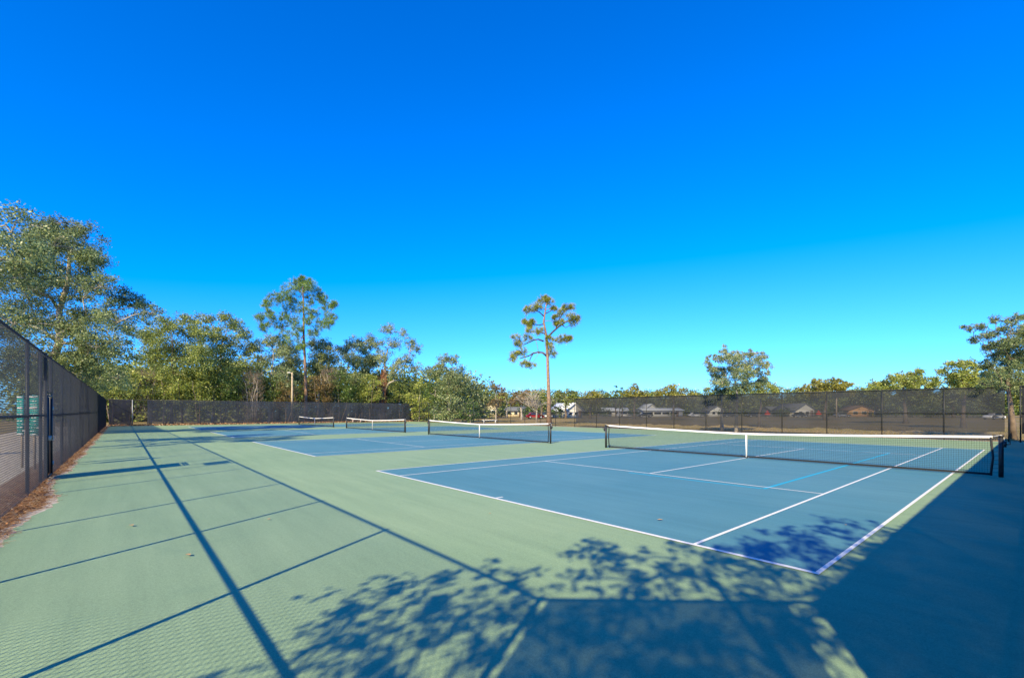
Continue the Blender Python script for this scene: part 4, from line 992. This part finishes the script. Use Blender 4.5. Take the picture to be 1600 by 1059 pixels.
leaf(3.64, -5.49, .2, .4, 'long tan leaf on the green paving near the left fence')
leaf(6.52, -.93, .08, 1.4, 'small dark leaf just outside the baseline of the nearest court')
leaf(5.9, -5.0, .18, .4, 'pale leaf on the green paving near the lower left post shadow')
leaf(10.62, -.55 + 3.2, .07, .3, 'small leaf close to the shaded doubles line')

# pine needles and leaves swept against the left fence: nobody could count them
rng = np.random.default_rng(31); q = MB(); n = 28000
x = LX0 - 2.9 - rng.uniform(0, 1, n) ** 1.6 * 66
e_ = np.interp(x, xs, sand_e)
y = -7.5 + (e_ + .07 + 7.5) * rng.beta(1.9, 1.4, n)
heap = np.clip(1 - np.abs(y + 7.08) / .35, 0, 1) * .08
P0 = np.stack([x, y, -.01 + heap * rng.uniform(.1, 1, n)], 1)
a = rng.uniform(0, 6.28, n); L = rng.uniform(.08, .2, n)
q.prisms(P0, P0 + np.stack([np.cos(a) * L, np.sin(a) * L, rng.normal(size=n) * .035 + .01], 1),   .002)
lc = np.stack([x[:3500], y[:3500] + rng.normal(size=3500) * .05, .0 + heap[:3500]], 1); leaves(q, lc, .05, rng, .5, 1.0)
stuff(q.build('leaf_litter', M['needles']))
q = MB(); n = 5000
yy = rng.uniform(YL, YR, n); xx = XE + .2 + np.abs(rng.normal(size=n)) * .5
leaves(q, np.stack([xx, yy, .02 + rng.uniform(0, .22, n) * np.exp(-(xx - XE) * 1.5)], 1), .22, rng, .6, .5); stuff(q.build('leaf_litter', M['needles']))
# dry grass along the field side
q = MB(); n = 16000
xx = rng.uniform(-45, 14, n); yy = YR + .9 + rng.uniform(0, 1, n) ** 1.5 * 26
P0 = np.stack([xx, yy, np.full(n, -.03)], 1); q.prisms(P0, P0 + np.stack([rng.normal(size=n) * .05, rng.normal(size=n) * .05, rng.uniform(.04, .13, n)], 1), .006)
stuff(q.build('dry_grass', litter_mat('dry_grass', [(0, (.14, .13, .04)), (.5, (.27, .21, .09)), (1, (.4, .3, .16))])))

# ------------------------------------------------------------------ light, sky, camera
sun = bpy.data.lights.new('sun', 'SUN'); sun.energy = 5.0; sun.angle = rad(.5); sun.color = (1.0, .82, .46)
so = bpy.data.objects.new('sun', sun); col.objects.link(so)
dirv = Vector((SUN_AZ[0] * math.cos(SUN_EL), SUN_AZ[1] * math.cos(SUN_EL), math.sin(SUN_EL))).normalized()
so.rotation_euler = dirv.to_track_quat('Z', 'Y').to_euler(); so.location = (20, -30, 30)

w = bpy.data.worlds.new('World'); scene.world = w; w.use_nodes = True
nt = w.node_tree; nt.nodes.clear()
sky = nt.nodes.new('ShaderNodeTexSky'); sky.sky_type = 'NISHITA'; sky.sun_disc = False
sky.sun_elevation = SUN_EL; sky.sun_rotation = math.atan2(SUN_AZ[0], SUN_AZ[1])
sky.air_density = 1.0; sky.dust_density = .15; sky.ozone_density = 3.0; sky.altitude = 0
# deepen the clear sky the way the photograph shows it: less red, more blue
sep = nt.nodes.new('ShaderNodeSeparateColor'); com = nt.nodes.new('ShaderNodeCombineColor')
def mth(op, a, b, c=None):
    n = nt.nodes.new('ShaderNodeMath'); n.operation = op
    nt.links.new(a, n.inputs[0]); n.inputs[1].default_value = b
    if c is not None: n.inputs[2].default_value = c
    return n.outputs[0]
bg = nt.nodes.new('ShaderNodeBackground'); bg.inputs['Strength'].default_value = .115
out = nt.nodes.new('ShaderNodeOutputWorld')
nt.links.new(sky.outputs['Color'], sep.inputs['Color'])
nt.links.new(mth('MAXIMUM', mth('MULTIPLY_ADD', sep.outputs[0], .40, -.78), .0), com.inputs[0])
nt.links.new(mth('MULTIPLY', mth('POWER', sep.outputs[1], 1.1), .62), com.inputs[1])
nt.links.new(mth('MINIMUM', mth('MULTIPLY', sep.outputs[2], 1.57), 15.0), com.inputs[2])
nt.links.new(com.outputs[0], bg.inputs['Color']); nt.links.new(bg.outputs['Background'], out.inputs['Surface'])

cam = bpy.data.cameras.new('camera'); cam.sensor_width = 36; cam.lens = 36 * FPX / 1600; cam.shift_y = (HV - 529.5) / 1600; cam.clip_end = 3000; cam.clip_start = .05
co = bpy.data.objects.new('camera', cam); col.objects.link(co); co.location = tuple(CAM)
co.rotation_euler = (math.pi / 2, 0, -YAW); scene.camera = co
scene.view_settings.view_transform = 'Standard'; scene.view_settings.look = 'None'; scene.view_settings.gamma = 1; scene.view_settings.exposure = .78
